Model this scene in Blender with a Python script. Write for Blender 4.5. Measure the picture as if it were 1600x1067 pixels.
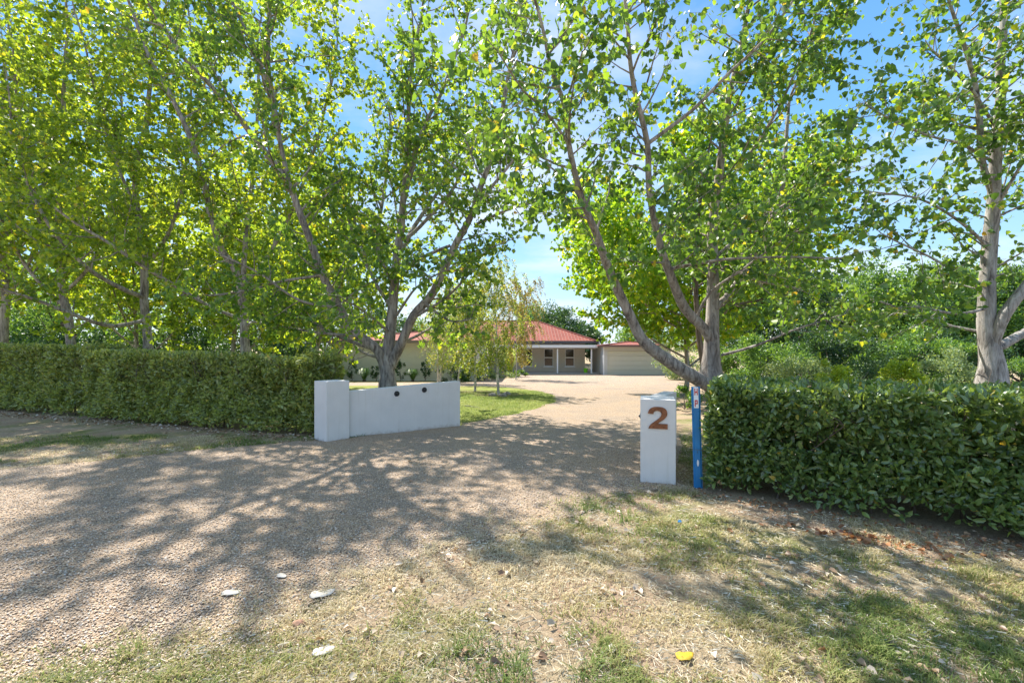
import bpy, bmesh, math, random
import numpy as np
from mathutils import Vector, Matrix, noise as mnoise
for o in list(bpy.data.objects): bpy.data.objects.remove(o)
S = bpy.context.scene
COL = S.collection
RNG = np.random.default_rng(7)
random.seed(11)
F = 711.0; CX = 800.0; HY = 540.0; EYE = 1.6

# ------------------------------------------------------------------ camera, sky, sun
cam = bpy.data.cameras.new("camera"); co = bpy.data.objects.new("camera", cam); COL.objects.link(co)
co.location = (0, 0, EYE); co.rotation_euler = (math.radians(90), 0, 0)
cam.sensor_width = 36; cam.lens = F / 1600 * 36; cam.shift_y = 6.5 / 1600; cam.clip_start = 0.05; cam.clip_end = 3000
S.camera = co
SUN_EL = 51.0; SUN_AZ = -40.0       # degrees, azimuth from +Y towards +X
w = bpy.data.worlds.new("World"); S.world = w; w.use_nodes = True
nt = w.node_tree; nt.nodes.clear()
def wn(t, **k):
    n = nt.nodes.new(t)
    for a, b in k.items(): setattr(n, a, b)
    return n
sky = wn('ShaderNodeTexSky', sky_type='NISHITA', sun_disc=False, sun_elevation=math.radians(SUN_EL),
         sun_rotation=math.radians(SUN_AZ), air_density=1.15, dust_density=0.15, ozone_density=3.0, altitude=300)
bg = wn('ShaderNodeBackground'); bg.inputs[1].default_value = 0.15
out = wn('ShaderNodeOutputWorld')
tc = wn('ShaderNodeTexCoord'); sep = wn('ShaderNodeSeparateXYZ'); nt.links.new(tc.outputs['Generated'], sep.inputs[0])
mx = wn('ShaderNodeMath', operation='MAXIMUM'); nt.links.new(sep.outputs[2], mx.inputs[0]); mx.inputs[1].default_value = 0.0
ad = wn('ShaderNodeMath', operation='ADD'); nt.links.new(mx.outputs[0], ad.inputs[0]); ad.inputs[1].default_value = 0.16
vd = wn('ShaderNodeVectorMath', operation='DIVIDE'); nt.links.new(tc.outputs['Generated'], vd.inputs[0])
cb = wn('ShaderNodeCombineXYZ')
for i in range(3): nt.links.new(ad.outputs[0], cb.inputs[i])
nt.links.new(cb.outputs[0], vd.inputs[1])
mp = wn('ShaderNodeMapping'); mp.inputs['Scale'].default_value = (0.75, 1.15, 0.3); mp.inputs['Location'].default_value = (3.1, 1.7, 0)
nt.links.new(vd.outputs[0], mp.inputs[0])
nz = wn('ShaderNodeTexNoise'); nz.inputs['Scale'].default_value = 1.1; nz.inputs['Detail'].default_value = 9; nz.inputs['Roughness'].default_value = 0.58
nt.links.new(mp.outputs[0], nz.inputs['Vector'])
cr = wn('ShaderNodeValToRGB'); cr.color_ramp.elements[0].position = 0.44; cr.color_ramp.elements[1].position = 0.72
cr.color_ramp.elements[0].color = (0, 0, 0, 1); cr.color_ramp.elements[1].color = (.85, .85, .85, 1)
nt.links.new(nz.outputs['Fac'], cr.inputs[0])
mix = wn('ShaderNodeMix', data_type='RGBA')
gr = wn('ShaderNodeValToRGB'); els = gr.color_ramp.elements
while len(els) < 5: els.new(.5)
for e_, (p_, c_) in zip(els, [(0, (.31, .40, .47)), (.14, (.20, .34, .49)), (.34, (.10, .245, .47)), (.56, (.06, .18, .41)), (1, (.30, .40, .52))]): e_.position = p_; e_.color = (*c_, 1)
nt.links.new(mx.outputs[0], gr.inputs[0])
gs = wn('ShaderNodeVectorMath', operation='SCALE'); nt.links.new(gr.outputs[0], gs.inputs[0]); gs.inputs[3].default_value = 1.08 / .15
mg = wn('ShaderNodeMix', data_type='RGBA'); mg.inputs[0].default_value = .88; nt.links.new(sky.outputs[0], mg.inputs[6]); nt.links.new(gs.outputs[0], mg.inputs[7])
nt.links.new(cr.outputs[0], mix.inputs[0]); nt.links.new(mg.outputs[2], mix.inputs[6]); mix.inputs[7].default_value = (3.3, 3.4, 3.55, 1)
nt.links.new(mix.outputs[2], bg.inputs[0]); nt.links.new(bg.outputs[0], out.inputs[0])

sun = bpy.data.lights.new("sun", 'SUN'); sun.energy = 4.9; sun.angle = math.radians(0.53); sun.color = (1, .95, .86)
so = bpy.data.objects.new("sun", sun); COL.objects.link(so)
a, e = math.radians(SUN_AZ), math.radians(SUN_EL)
SDIR = Vector((math.sin(a) * math.cos(e), math.cos(a) * math.cos(e), math.sin(e)))
so.rotation_euler = SDIR.to_track_quat('Z', 'Y').to_euler(); so.location = (-20, 30, 40)
S.view_settings.view_transform = 'Standard'; S.view_settings.look = 'None'; S.view_settings.gamma = 1
S.view_settings.exposure = 1.22
S.render.engine = 'CYCLES'

# ------------------------------------------------------------------ helpers
def zt(y): return 0.0 if y <= 8 else (-.031 * (y - 8) if y < 40 else -.992)
def P(px, py, d): return Vector(((px - CX) / F * d, d, EYE - (py - HY) / F * d))
def G(px, py):                                   # pixel row -> point on the sloping ground
    d = 5.0
    for _ in range(60): d = (EYE - zt(d)) * F / max(py - HY, 1)
    return Vector(((px - CX) / F * d, d, zt(d)))
def GX(px, d): return Vector(((px - CX) / F * d, d, zt(d)))

def tag(o, label=None, cat=None, group=None, kind=None):
    if label: o['label'] = label
    if cat: o['category'] = cat
    if group: o['group'] = group
    if kind: o['kind'] = kind
    return o
def empty(name, loc, label, cat, group=None):
    o = bpy.data.objects.new(name, None); COL.objects.link(o); o.location = loc; o.empty_display_size = .2
    return tag(o, label, cat, group)
def link(name, me, mat, parent=None, smooth=False):
    o = bpy.data.objects.new(name, me); COL.objects.link(o)
    if mat is not None: me.materials.append(mat)
    if smooth: me.polygons.foreach_set('use_smooth', [True] * len(me.polygons))
    if parent is not None:
        o.parent = parent; o.matrix_parent_inverse = Matrix.Translation(-Vector(parent.location))
    return o
def npmesh(name, V, Fc, mat, parent=None, smooth=False, tint=None):
    V = np.asarray(V, np.float32).reshape(-1, 3); Fc = np.asarray(Fc, np.int32)
    me = bpy.data.meshes.new(name)
    me.vertices.add(len(V)); me.vertices.foreach_set('co', V.ravel())
    k = Fc.shape[1]; n = len(Fc)
    me.loops.add(n * k); me.loops.foreach_set('vertex_index', Fc.ravel())
    me.polygons.add(n); me.polygons.foreach_set('loop_start', np.arange(0, n * k, k, dtype=np.int32))
    me.update(calc_edges=True)
    if tint is not None:
        at = me.attributes.new('tint', 'FLOAT', 'POINT'); at.data.foreach_set('value', np.asarray(tint, np.float32))
    o = link(name, me, mat, parent)
    if smooth: me.polygons.foreach_set('use_smooth', np.ones(n, bool))
    return o
class MB:
    def __init__(s): s.v = []; s.f = []
    def add(s, vs, fs):
        b = len(s.v); s.v += [tuple(v) for v in vs]; s.f += [tuple(i + b for i in f) for f in fs]; return s
    def box(s, x0, x1, y0, y1, z0, z1, M=None):
        vs = [Vector(p) for p in ((x0,y0,z0),(x1,y0,z0),(x1,y1,z0),(x0,y1,z0),(x0,y0,z1),(x1,y0,z1),(x1,y1,z1),(x0,y1,z1))]
        if M is not None: vs = [M @ v for v in vs]
        return s.add(vs, [(0,3,2,1),(4,5,6,7),(0,1,5,4),(1,2,6,5),(2,3,7,6),(3,0,4,7)])
    def prism(s, pts, y0, y1, M=None):           # 2-D (x,z) outline extruded along y
        n = len(pts)
        vs = [Vector((p[0], y0, p[1])) for p in pts] + [Vector((p[0], y1, p[1])) for p in pts]
        if M is not None: vs = [M @ v for v in vs]
        return s.add(vs, [tuple(range(n)), tuple(range(2*n-1, n-1, -1))] + [(i, i+n, (i+1) % n + n, (i+1) % n) for i in range(n)])
    def vprism(s, pts, z0, z1):                  # plan outline (x,y), vertical walls
        n = len(pts)
        z1 = z1 if isinstance(z1, (list, tuple)) else [z1] * n
        vs = [(p[0], p[1], z0) for p in pts] + [(p[0], p[1], z1[i]) for i, p in enumerate(pts)]
        return s.add(vs, [tuple(range(n-1, -1, -1)), tuple(range(n, 2*n))] + [(i, (i+1) % n, (i+1) % n + n, i+n) for i in range(n)])
    def build(s, name, mat, parent=None, bevel=0, smooth=False, seg=2):
        me = bpy.data.meshes.new(name); me.from_pydata(s.v, [], s.f)
        bm = bmesh.new(); bm.from_mesh(me)
        if bevel: bmesh.ops.bevel(bm, geom=list(bm.edges), offset=bevel, segments=seg, affect='EDGES', profile=.5)
        bmesh.ops.recalc_face_normals(bm, faces=bm.faces); bm.to_mesh(me); bm.free()
        return link(name, me, mat, parent, smooth)

# ------------------------------------------------------------------ materials
def mat_new(name):
    m = bpy.data.materials.new(name); m.use_nodes = True; m.node_tree.nodes.clear(); return m, m.node_tree
def N(t, typ, **k):
    n = t.nodes.new(typ)
    for a, b in k.items(): setattr(n, a, b)
    return n
def L(t, a, b): t.links.new(a, b)
def ramp(t, stops, interp='LINEAR'):
    r = N(t, 'ShaderNodeValToRGB'); cr = r.color_ramp; cr.interpolation = interp
    while len(cr.elements) < len(stops): cr.elements.new(.5)
    for e, (p, c) in zip(cr.elements, stops): e.position = p; e.color = (*c, 1)
    return r
def noise(t, scale, detail=4, rough=.55, vec=None, dist=0):
    n = N(t, 'ShaderNodeTexNoise'); n.inputs['Scale'].default_value = scale; n.inputs['Detail'].default_value = detail
    n.inputs['Roughness'].default_value = rough; n.inputs['Distortion'].default_value = dist
    if vec is not None: L(t, vec, n.inputs['Vector'])
    return n
def mixc(t, fac, a, b, mode='MIX'):
    m = N(t, 'ShaderNodeMix', data_type='RGBA', blend_type=mode)
    for s, v in ((m.inputs[0], fac), (m.inputs[6], a), (m.inputs[7], b)):
        if hasattr(v, 'is_linked') or hasattr(v, 'links'): L(t, v, s)
        elif isinstance(v, (int, float)): s.default_value = v
        else: s.default_value = (*v, 1)
    return m.outputs[2]
def leaf_mat(name, stops, trans=.45, tcol=(1.3, 1.2, .5), rough=.42, spec=.5, rcol=(.95, 1.15, 1.5)):
    m, t = mat_new(name)
    g = N(t, 'ShaderNodeNewGeometry'); r = ramp(t, stops); L(t, g.outputs['Random Per Island'], r.inputs[0])
    pb = N(t, 'ShaderNodeBsdfPrincipled'); pb.inputs['Roughness'].default_value = rough
    pb.inputs['Specular IOR Level'].default_value = spec
    L(t, mixc(t, 1.0, r.outputs[0], rcol, 'MULTIPLY'), pb.inputs['Base Color'])
    tr = N(t, 'ShaderNodeBsdfTranslucent'); tm = mixc(t, 1.0, r.outputs[0], tcol, 'MULTIPLY')
    sc = N(t, 'ShaderNodeVectorMath', operation='SCALE'); L(t, tm, sc.inputs[0]); sc.inputs[3].default_value = 2.3
    L(t, sc.outputs[0], tr.inputs[0])
    mx = N(t, 'ShaderNodeMixShader'); mx.inputs[0].default_value = trans; L(t, pb.outputs[0], mx.inputs[1]); L(t, tr.outputs[0], mx.inputs[2])
    o = N(t, 'ShaderNodeOutputMaterial'); L(t, mx.outputs[0], o.inputs[0]); return m
def plain(name, col, rough=.7, nscale=0, var=.12, bump=0, bscale=60, metal=0, spec=.4):
    m, t = mat_new(name); pb = N(t, 'ShaderNodeBsdfPrincipled'); pb.inputs['Roughness'].default_value = rough
    pb.inputs['Metallic'].default_value = metal; pb.inputs['Specular IOR Level'].default_value = spec
    tcn = N(t, 'ShaderNodeTexCoord')
    if nscale:
        n = noise(t, nscale, 5, .6, tcn.outputs['Object']); d = tuple(c * (1 - var) for c in col); l = tuple(min(1, c * (1 + var)) for c in col)
        r = ramp(t, [(.35, d), (.65, l)]); L(t, n.outputs['Fac'], r.inputs[0]); L(t, r.outputs[0], pb.inputs['Base Color'])
    else: pb.inputs['Base Color'].default_value = (*col, 1)
    if bump:
        b = N(t, 'ShaderNodeBump'); b.inputs['Strength'].default_value = bump; b.inputs['Distance'].default_value = .01
        n2 = noise(t, bscale, 5, .6, tcn.outputs['Object']); L(t, n2.outputs['Fac'], b.inputs['Height']); L(t, b.outputs[0], pb.inputs['Normal'])
    o = N(t, 'ShaderNodeOutputMaterial'); L(t, pb.outputs[0], o.inputs[0]); return m
def bark_mat(name, dark, mid, light, sc=14, stretch=.22, marks=False):
    m, t = mat_new(name); pb = N(t, 'ShaderNodeBsdfPrincipled'); pb.inputs['Roughness'].default_value = .85; pb.inputs['Specular IOR Level'].default_value = .2
    tcn = N(t, 'ShaderNodeTexCoord'); mp = N(t, 'ShaderNodeMapping'); L(t, tcn.outputs['Object'], mp.inputs[0])
    mp.inputs['Scale'].default_value = (1, 1, stretch if not marks else 2.5)
    n1 = noise(t, sc, 8, .7, mp.outputs[0], .6); r = ramp(t, [(.36, dark), (.47, mid), (.62, light)] if not marks else [(.36, dark), (.43, mid), (.5, light)])
    L(t, n1.outputs['Fac'], r.inputs[0])
    n2 = noise(t, 2.2, 3, .5, tcn.outputs['Object']); r2 = ramp(t, [(.3, (.72, .7, .68)), (.7, (1.1, 1.08, 1.05))]); L(t, n2.outputs['Fac'], r2.inputs[0])
    c = mixc(t, 1.0, r.outputs[0], r2.outputs[0], 'MULTIPLY'); L(t, c, pb.inputs['Base Color'])
    b = N(t, 'ShaderNodeBump'); b.inputs['Strength'].default_value = 1; b.inputs['Distance'].default_value = .035
    L(t, n1.outputs['Fac'], b.inputs['Height']); L(t, b.outputs[0], pb.inputs['Normal'])
    o = N(t, 'ShaderNodeOutputMaterial'); L(t, pb.outputs[0], o.inputs[0]); return m

def gravel_mat(name='gravel'):
    m, t = mat_new(name); pb = N(t, 'ShaderNodeBsdfPrincipled'); pb.inputs['Roughness'].default_value = .8; pb.inputs['Specular IOR Level'].default_value = .3
    tcn = N(t, 'ShaderNodeTexCoord'); v = N(t, 'ShaderNodeTexVoronoi'); v.inputs['Scale'].default_value = 98; v.inputs['Randomness'].default_value = 1
    nn = noise(t, 30, 2, .5, tcn.outputs['Object']); ofs = N(t, 'ShaderNodeVectorMath', operation='MULTIPLY_ADD')
    L(t, nn.outputs['Color'], ofs.inputs[0]); ofs.inputs[1].default_value = (.008, .008, .008); L(t, tcn.outputs['Object'], ofs.inputs[2])
    L(t, ofs.outputs[0], v.inputs['Vector'])
    sp = N(t, 'ShaderNodeSeparateColor'); L(t, v.outputs['Color'], sp.inputs[0])
    r = ramp(t, PEB); L(t, sp.outputs[0], r.inputs[0])
    big = noise(t, .9, 4, .6, tcn.outputs['Object']); rb = ramp(t, [(.3, (.82, .84, .9)), (.7, (1.06, 1.0, .92))]); L(t, big.outputs['Fac'], rb.inputs[0])
    c = mixc(t, 1.0, r.outputs[0], rb.outputs[0], 'MULTIPLY')
    dr = ramp(t, [(.25, (1, 1, 1)), (.75, (.38, .34, .30))]); L(t, v.outputs['Distance'], dr.inputs[0])
    c = mixc(t, .8, c, dr.outputs[0], 'MULTIPLY'); L(t, c, pb.inputs['Base Color'])
    inv = N(t, 'ShaderNodeMath', operation='SUBTRACT'); inv.inputs[0].default_value = 1; L(t, v.outputs['Distance'], inv.inputs[1])
    b = N(t, 'ShaderNodeBump'); b.inputs['Strength'].default_value = 1; b.inputs['Distance'].default_value = .014
    L(t, inv.outputs[0], b.inputs['Height']); L(t, b.outputs[0], pb.inputs['Normal'])
    o = N(t, 'ShaderNodeOutputMaterial'); L(t, pb.outputs[0], o.inputs[0]); return m
PEB = [(0, (.17, .12, .09)), (.16, (.48, .36, .25)), (.42, (.70, .54, .38)), (.6, (.64, .45, .28)), (.78, (.42, .36, .31)), (.9, (.66, .55, .43)), (1, (.76, .69, .60))]

def ground_mat(name, soil, straw, green, gfac=(.5, .62)):
    m, t = mat_new(name); pb = N(t, 'ShaderNodeBsdfPrincipled'); pb.inputs['Roughness'].default_value = .95; pb.inputs['Specular IOR Level'].default_value = .1
    tcn = N(t, 'ShaderNodeTexCoord')
    n1 = noise(t, 1.3, 6, .65, tcn.outputs['Object']); n2 = noise(t, 38, 6, .75, tcn.outputs['Object']); n3 = noise(t, .8, 5, .6, tcn.outputs['Object'], .5)
    r1 = ramp(t, [(.42, (0, 0, 0)), (.58, (1, 1, 1))]); L(t, n1.outputs['Fac'], r1.inputs[0])
    c = mixc(t, r1.outputs[0], soil, straw)
    r3 = ramp(t, [(gfac[0], (0, 0, 0)), (gfac[1], (1, 1, 1))]); L(t, n3.outputs['Fac'], r3.inputs[0])
    c = mixc(t, r3.outputs[0], c, green)
    r2 = ramp(t, [(.3, (.55, .53, .5)), (.7, (1.3, 1.28, 1.22))]); L(t, n2.outputs['Fac'], r2.inputs[0])
    c = mixc(t, 1.0, c, r2.outputs[0], 'MULTIPLY'); L(t, c, pb.inputs['Base Color'])
    b = N(t, 'ShaderNodeBump'); b.inputs['Strength'].default_value = .9; b.inputs['Distance'].default_value = .03
    L(t, n2.outputs['Fac'], b.inputs['Height']); L(t, b.outputs[0], pb.inputs['Normal'])
    o = N(t, 'ShaderNodeOutputMaterial'); L(t, pb.outputs[0], o.inputs[0]); return m
def tint_mat(name, stops, trans=.3, rough=.6):
    m, t = mat_new(name); at = N(t, 'ShaderNodeAttribute', attribute_name='tint'); r = ramp(t, stops); L(t, at.outputs['Fac'], r.inputs[0])
    pb = N(t, 'ShaderNodeBsdfPrincipled'); pb.inputs['Roughness'].default_value = rough; pb.inputs['Specular IOR Level'].default_value = .25; L(t, r.outputs[0], pb.inputs['Base Color'])
    o = N(t, 'ShaderNodeOutputMaterial')
    if trans:
        tr = N(t, 'ShaderNodeBsdfTranslucent'); sc = N(t, 'ShaderNodeVectorMath', operation='SCALE'); L(t, r.outputs[0], sc.inputs[0]); sc.inputs[3].default_value = 1.8
        L(t, sc.outputs[0], tr.inputs[0]); mx = N(t, 'ShaderNodeMixShader'); mx.inputs[0].default_value = trans
        L(t, pb.outputs[0], mx.inputs[1]); L(t, tr.outputs[0], mx.inputs[2]); L(t, mx.outputs[0], o.inputs[0])
    else: L(t, pb.outputs[0], o.inputs[0])
    return m
def tile_mat(name='roof_tiles'):
    m, t = mat_new(name); pb = N(t, 'ShaderNodeBsdfPrincipled'); pb.inputs['Roughness'].default_value = .75; pb.inputs['Specular IOR Level'].default_value = .15
    uv = N(t, 'ShaderNodeUVMap'); br = N(t, 'ShaderNodeTexBrick'); L(t, uv.outputs[0], br.inputs['Vector'])
    br.offset = 0; br.inputs['Scale'].default_value = 1; br.inputs['Brick Width'].default_value = .30; br.inputs['Row Height'].default_value = .36
    br.inputs['Mortar Size'].default_value = .035; br.inputs['Mortar Smooth'].default_value = .6
    br.inputs['Color1'].default_value = (.21, .05, .034, 1); br.inputs['Color2'].default_value = (.28, .072, .047, 1); br.inputs['Mortar'].default_value = (.40, .19, .145, 1)
    L(t, br.outputs['Color'], pb.inputs['Base Color'])
    b = N(t, 'ShaderNodeBump'); b.inputs['Strength'].default_value = .8; b.inputs['Distance'].default_value = .05; L(t, br.outputs['Fac'], b.inputs['Height']); L(t, b.outputs[0], pb.inputs['Normal'])
    o = N(t, 'ShaderNodeOutputMaterial'); L(t, pb.outputs[0], o.inputs[0]); return m

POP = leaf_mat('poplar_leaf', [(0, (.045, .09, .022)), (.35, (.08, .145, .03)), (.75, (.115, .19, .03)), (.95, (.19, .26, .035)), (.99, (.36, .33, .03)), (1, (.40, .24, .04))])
POPM = leaf_mat('mid_poplar_leaf', [(0, (.05, .10, .024)), (.35, (.095, .16, .03)), (.75, (.15, .225, .032)), (.95, (.22, .28, .035)), (.99, (.36, .33, .03)), (1, (.40, .24, .04))], trans=.5)  # poplar leaf mix slightly lighter than the plain one
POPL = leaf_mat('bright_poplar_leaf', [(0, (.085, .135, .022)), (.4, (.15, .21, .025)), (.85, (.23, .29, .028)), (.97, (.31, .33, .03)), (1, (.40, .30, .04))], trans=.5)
MAPLE = leaf_mat('yellow_green_leaf', [(0, (.08, .16, .015)), (.5, (.15, .25, .02)), (.85, (.24, .31, .02)), (1, (.38, .33, .03))], trans=.5)
BIRCH = leaf_mat('birch_leaf', rcol=(1, 1, 1), stops=[(0, (.09, .15, .035)), (.5, (.17, .23, .055)), (.85, (.26, .28, .08)), (1, (.36, .28, .10))], trans=.4)
BROWNB = leaf_mat('browning_birch_leaf', rcol=(1, 1, 1), stops=[(0, (.12, .12, .03)), (.5, (.2, .19, .05)), (1, (.34, .25, .09))], trans=.35)
HEDGE = leaf_mat('hedge_leaf', [(0, (.055, .095, .03)), (.5, (.12, .18, .05)), (.9, (.22, .285, .09)), (.985, (.18, .24, .04)), (1, (.42, .28, .05))], trans=.3, rough=.33, spec=1.0, rcol=(1.05, 1.12, 1.15))
HEDGEL = leaf_mat('olive_hedge_leaf', [(0, (.10, .13, .04)), (.5, (.20, .24, .08)), (.9, (.31, .35, .13)), (1, (.32, .28, .11))], trans=.38, rough=.36, rcol=(1.1, 1.15, 1.15), spec=.7)
DARKL = leaf_mat('dark_evergreen_leaf', [(0, (.02, .05, .016)), (.6, (.04, .085, .025)), (1, (.075, .13, .035))], trans=.25)
MIDL = leaf_mat('mid_green_leaf', [(0, (.05, .10, .025)), (.6, (.09, .165, .035)), (1, (.17, .25, .055))], trans=.4)
GOLD = leaf_mat('golden_shrub_leaf', [(0, (.16, .22, .02)), (.6, (.27, .33, .03)), (1, (.42, .42, .05))], trans=.35)
GREYL = leaf_mat('grey_green_leaf', [(0, (.10, .14, .06)), (.6, (.17, .22, .09)), (1, (.26, .30, .14))], trans=.3)
BARK = bark_mat('poplar_bark', (.13, .105, .09), (.30, .26, .23), (.50, .45, .40))
BARKP = bark_mat('pale_poplar_bark', (.10, .09, .085), (.30, .28, .26), (.52, .50, .48), sc=11)
BARKD = bark_mat('brown_bark', (.06, .045, .035), (.14, .11, .085), (.22, .18, .15))
BBARK = bark_mat('birch_bark', (.06, .05, .045), (.42, .39, .35), (.72, .69, .64), sc=9, marks=True)
def render_mat(name, col):
    m, t = mat_new(name); pb = N(t, 'ShaderNodeBsdfPrincipled'); pb.inputs['Roughness'].default_value = .88
    tcn = N(t, 'ShaderNodeTexCoord'); n1 = noise(t, 3, 5, .6, tcn.outputs['Object']); r1 = ramp(t, [(.3, tuple(c * .93 for c in col)), (.7, tuple(c * 1.03 for c in col))]); L(t, n1.outputs['Fac'], r1.inputs[0])
    sp = N(t, 'ShaderNodeSeparateXYZ'); L(t, tcn.outputs['Object'], sp.inputs[0]); n2 = noise(t, 16, 6, .7, tcn.outputs['Object'])
    ma = N(t, 'ShaderNodeMath', operation='MULTIPLY_ADD'); L(t, n2.outputs['Fac'], ma.inputs[0]); ma.inputs[1].default_value = .28; ma.inputs[2].default_value = -.10
    lt = N(t, 'ShaderNodeMath', operation='SUBTRACT'); L(t, ma.outputs[0], lt.inputs[0]); L(t, sp.outputs[2], lt.inputs[1])
    rr = ramp(t, [(0, (0, 0, 0)), (.06, (1, 1, 1))]); L(t, lt.outputs[0], rr.inputs[0]); fm = N(t, 'ShaderNodeMath', operation='MULTIPLY'); L(t, rr.outputs[0], fm.inputs[0]); fm.inputs[1].default_value = .45
    c = mixc(t, fm.outputs[0], r1.outputs[0], (.36, .28, .21))
    mp = N(t, 'ShaderNodeMapping'); mp.inputs['Scale'].default_value = (22, 22, .8); L(t, tcn.outputs['Object'], mp.inputs[0]); n4 = noise(t, 1, 4, .6, mp.outputs[0]); r4 = ramp(t, [(.55, (1, 1, 1)), (.75, (.93, .92, .89))]); L(t, n4.outputs['Fac'], r4.inputs[0])
    c = mixc(t, 1.0, c, r4.outputs[0], 'MULTIPLY'); L(t, c, pb.inputs['Base Color'])
    b = N(t, 'ShaderNodeBump'); b.inputs['Strength'].default_value = .5; b.inputs['Distance'].default_value = .006; n3 = noise(t, 90, 6, .7, tcn.outputs['Object']); L(t, n3.outputs['Fac'], b.inputs['Height']); L(t, b.outputs[0], pb.inputs['Normal'])
    L(t, pb.outputs[0], N(t, 'ShaderNodeOutputMaterial').inputs[0]); return m
WHITE = render_mat('white_render', (.70, .665, .625))
CREAM = plain('cream_wall_paint', (.68, .66, .56), .85, 2, .03, .2, 80)
VWALL = plain('beige_wall_paint', (.56, .51, .43), .85, 2, .03)
DOOR = plain('cream_door_paint', (.62, .59, .47), .5, 1, .02)
TRIM = plain('white_trim_paint', (.78, .78, .78), .5)
DGUT = plain('charcoal_gutter_paint', (.035, .03, .035), .45)
RUST = plain('rusted_steel', (.24, .09, .038), .8, 35, .35, .5, 90)
BLACK = plain('black_cap_metal', (.02, .02, .02), .35)
BLUE = plain('blue_post_paint', (.02, .19, .44), .38, 6, .1)
RED = plain('red_sticker_print', (.55, .03, .03), .5)
STICK = plain('white_sticker_vinyl', (.78, .80, .82), .4)
CONC = plain('verandah_concrete', (.42, .38, .33), .8, 4, .1)
LIME = plain('lime_plastic', (.22, .70, .02), .4)
STONE = plain('grey_brown_stone', (.32, .27, .24), .9, 12, .3, .6, 25)
MULCH = plain('brown_mulch', (.14, .085, .055), .95, 30, .5, .9, 60)
TILE = tile_mat()
m, t = mat_new('window_glass'); pb = N(t, 'ShaderNodeBsdfPrincipled'); pb.inputs['Base Color'].default_value = (.035, .025, .02, 1); pb.inputs['Roughness'].default_value = .06
L(t, pb.outputs[0], N(t, 'ShaderNodeOutputMaterial').inputs[0]); GLASS = m

# ------------------------------------------------------------------ ground, driveway, lawn
SOIL = ground_mat('dry_verge_ground', (.36, .26, .19), (.40, .32, .22), (.20, .21, .08), (.50, .64))
LAWNM = ground_mat('watered_lawn_turf', (.25, .25, .08), (.28, .29, .09), (.22, .27, .06), (.45, .6))
GRAV = gravel_mat()
def sheet(name, pts, mat, off, jit=0.0, step=.12):
    q = []
    n = len(pts)
    for i in range(n):
        A = Vector(pts[i][:2]); B = Vector(pts[(i + 1) % n][:2]); k = max(1, min(60, int((B - A).length / step))) if jit else 1
        for j in range(k):
            p = A.lerp(B, j / k)
            if jit and j: 
                nv = mnoise.noise_vector(Vector((p.x * 1.7, p.y * 1.7, off * 100))); nw = mnoise.noise_vector(Vector((p.x * 7, p.y * 7, 3)))
                p = p + Vector((nv.x + .5 * nw.x, nv.y + .5 * nw.y)) * jit
            q.append(p)
    bm = bmesh.new(); vs = [bm.verts.new((p.x, p.y, 0)) for p in q]
    es = [bm.edges.new((vs[i], vs[(i + 1) % len(vs)])) for i in range(len(vs))]
    bmesh.ops.triangle_fill(bm, edges=es, use_beauty=True)
    for yy in (8, 40): bmesh.ops.bisect_plane(bm, geom=bm.verts[:] + bm.edges[:] + bm.faces[:], plane_co=(0, yy, 0), plane_no=(0, 1, 0))
    for v in bm.verts: v.co.z = zt(v.co.y) + off
    bmesh.ops.recalc_face_normals(bm, faces=bm.faces)
    for f in bm.faces:
        if f.normal.z < 0: f.normal_flip()
    me = bpy.data.meshes.new(name); bm.to_mesh(me); bm.free()
    o = link(name, me, mat); o['kind'] = 'structure'; return o
sheet('ground', [(-600, -60), (600, -60), (600, 900), (-600, 900)], SOIL, 0)
def g2(px, py): v = G(px, py); return (v.x, v.y)
ISL = [g2(722, 661), g2(765, 655), g2(800, 648), g2(842, 637), g2(868, 627), g2(866, 619), g2(845, 612), g2(805, 606.5), g2(760, 603.5), g2(700, 603.5)]
sheet('lawn', [(-30, 12), (-13, 12.5), (-3.2, 8.6), (-2.6, 8.4), (-1.0, 9.2), ISL[1], (1.0, 10.5), (2.4, 14), (1.6, 20), (-.5, 27.5), (-2.3, 28.9), (-12, 28.9), (-30, 28.9)], LAWNM, .004)
DRIVE = [(-16, 6.2), (-6.57, 5.84), (-4.7, 7.0), (-3.6, 7.62), (-2.9, 7.75), (-2.4, 8.25), (-1.05, 9.3)] + ISL + \
    [(-6, 23.6), (-14, 23.8), (-30, 24.5), (-30, 27.2), (-8, 27.0), (-3, 27.4), (-1.0, 29), (-.2, 33), (.4, 38), (.6, 40.5), (7.6, 40.5), (7.8, 39.9), (14.5, 39.9), (14.8, 38), (13, 31), (9.6, 26), (8.2, 21), (5.4, 16), (4.0, 12.5),
     (3.3, 10), (2.95, 8), (2.7, 7.2), (2.25, 6.2), (2.0, 5.15), g2(1000, 770), g2(930, 790), g2(860, 815), g2(700, 855), g2(560, 905), g2(450, 965), g2(250, 1035), g2(0, 1085), (-5.5, 1.2), (-16, .9)]
sheet('driveway', DRIVE, GRAV, .008, .16)
def inside(pts, X, Y):
    X = np.asarray(X); Y = np.asarray(Y); r = np.zeros(X.shape, bool); n = len(pts)
    for i in range(n):
        x0, y0 = pts[i][:2]; x1, y1 = pts[(i + 1) % n][:2]
        if y0 == y1: continue
        c = ((y0 > Y) != (y1 > Y)) & (X < (x1 - x0) * (Y - y0) / (y1 - y0) + x0); r ^= c
    return r
def ztv(y): return np.where(y <= 8, 0, np.where(y < 40, -.031 * (y - 8), -.992))
_G = RNG.random((64, 64))
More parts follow.
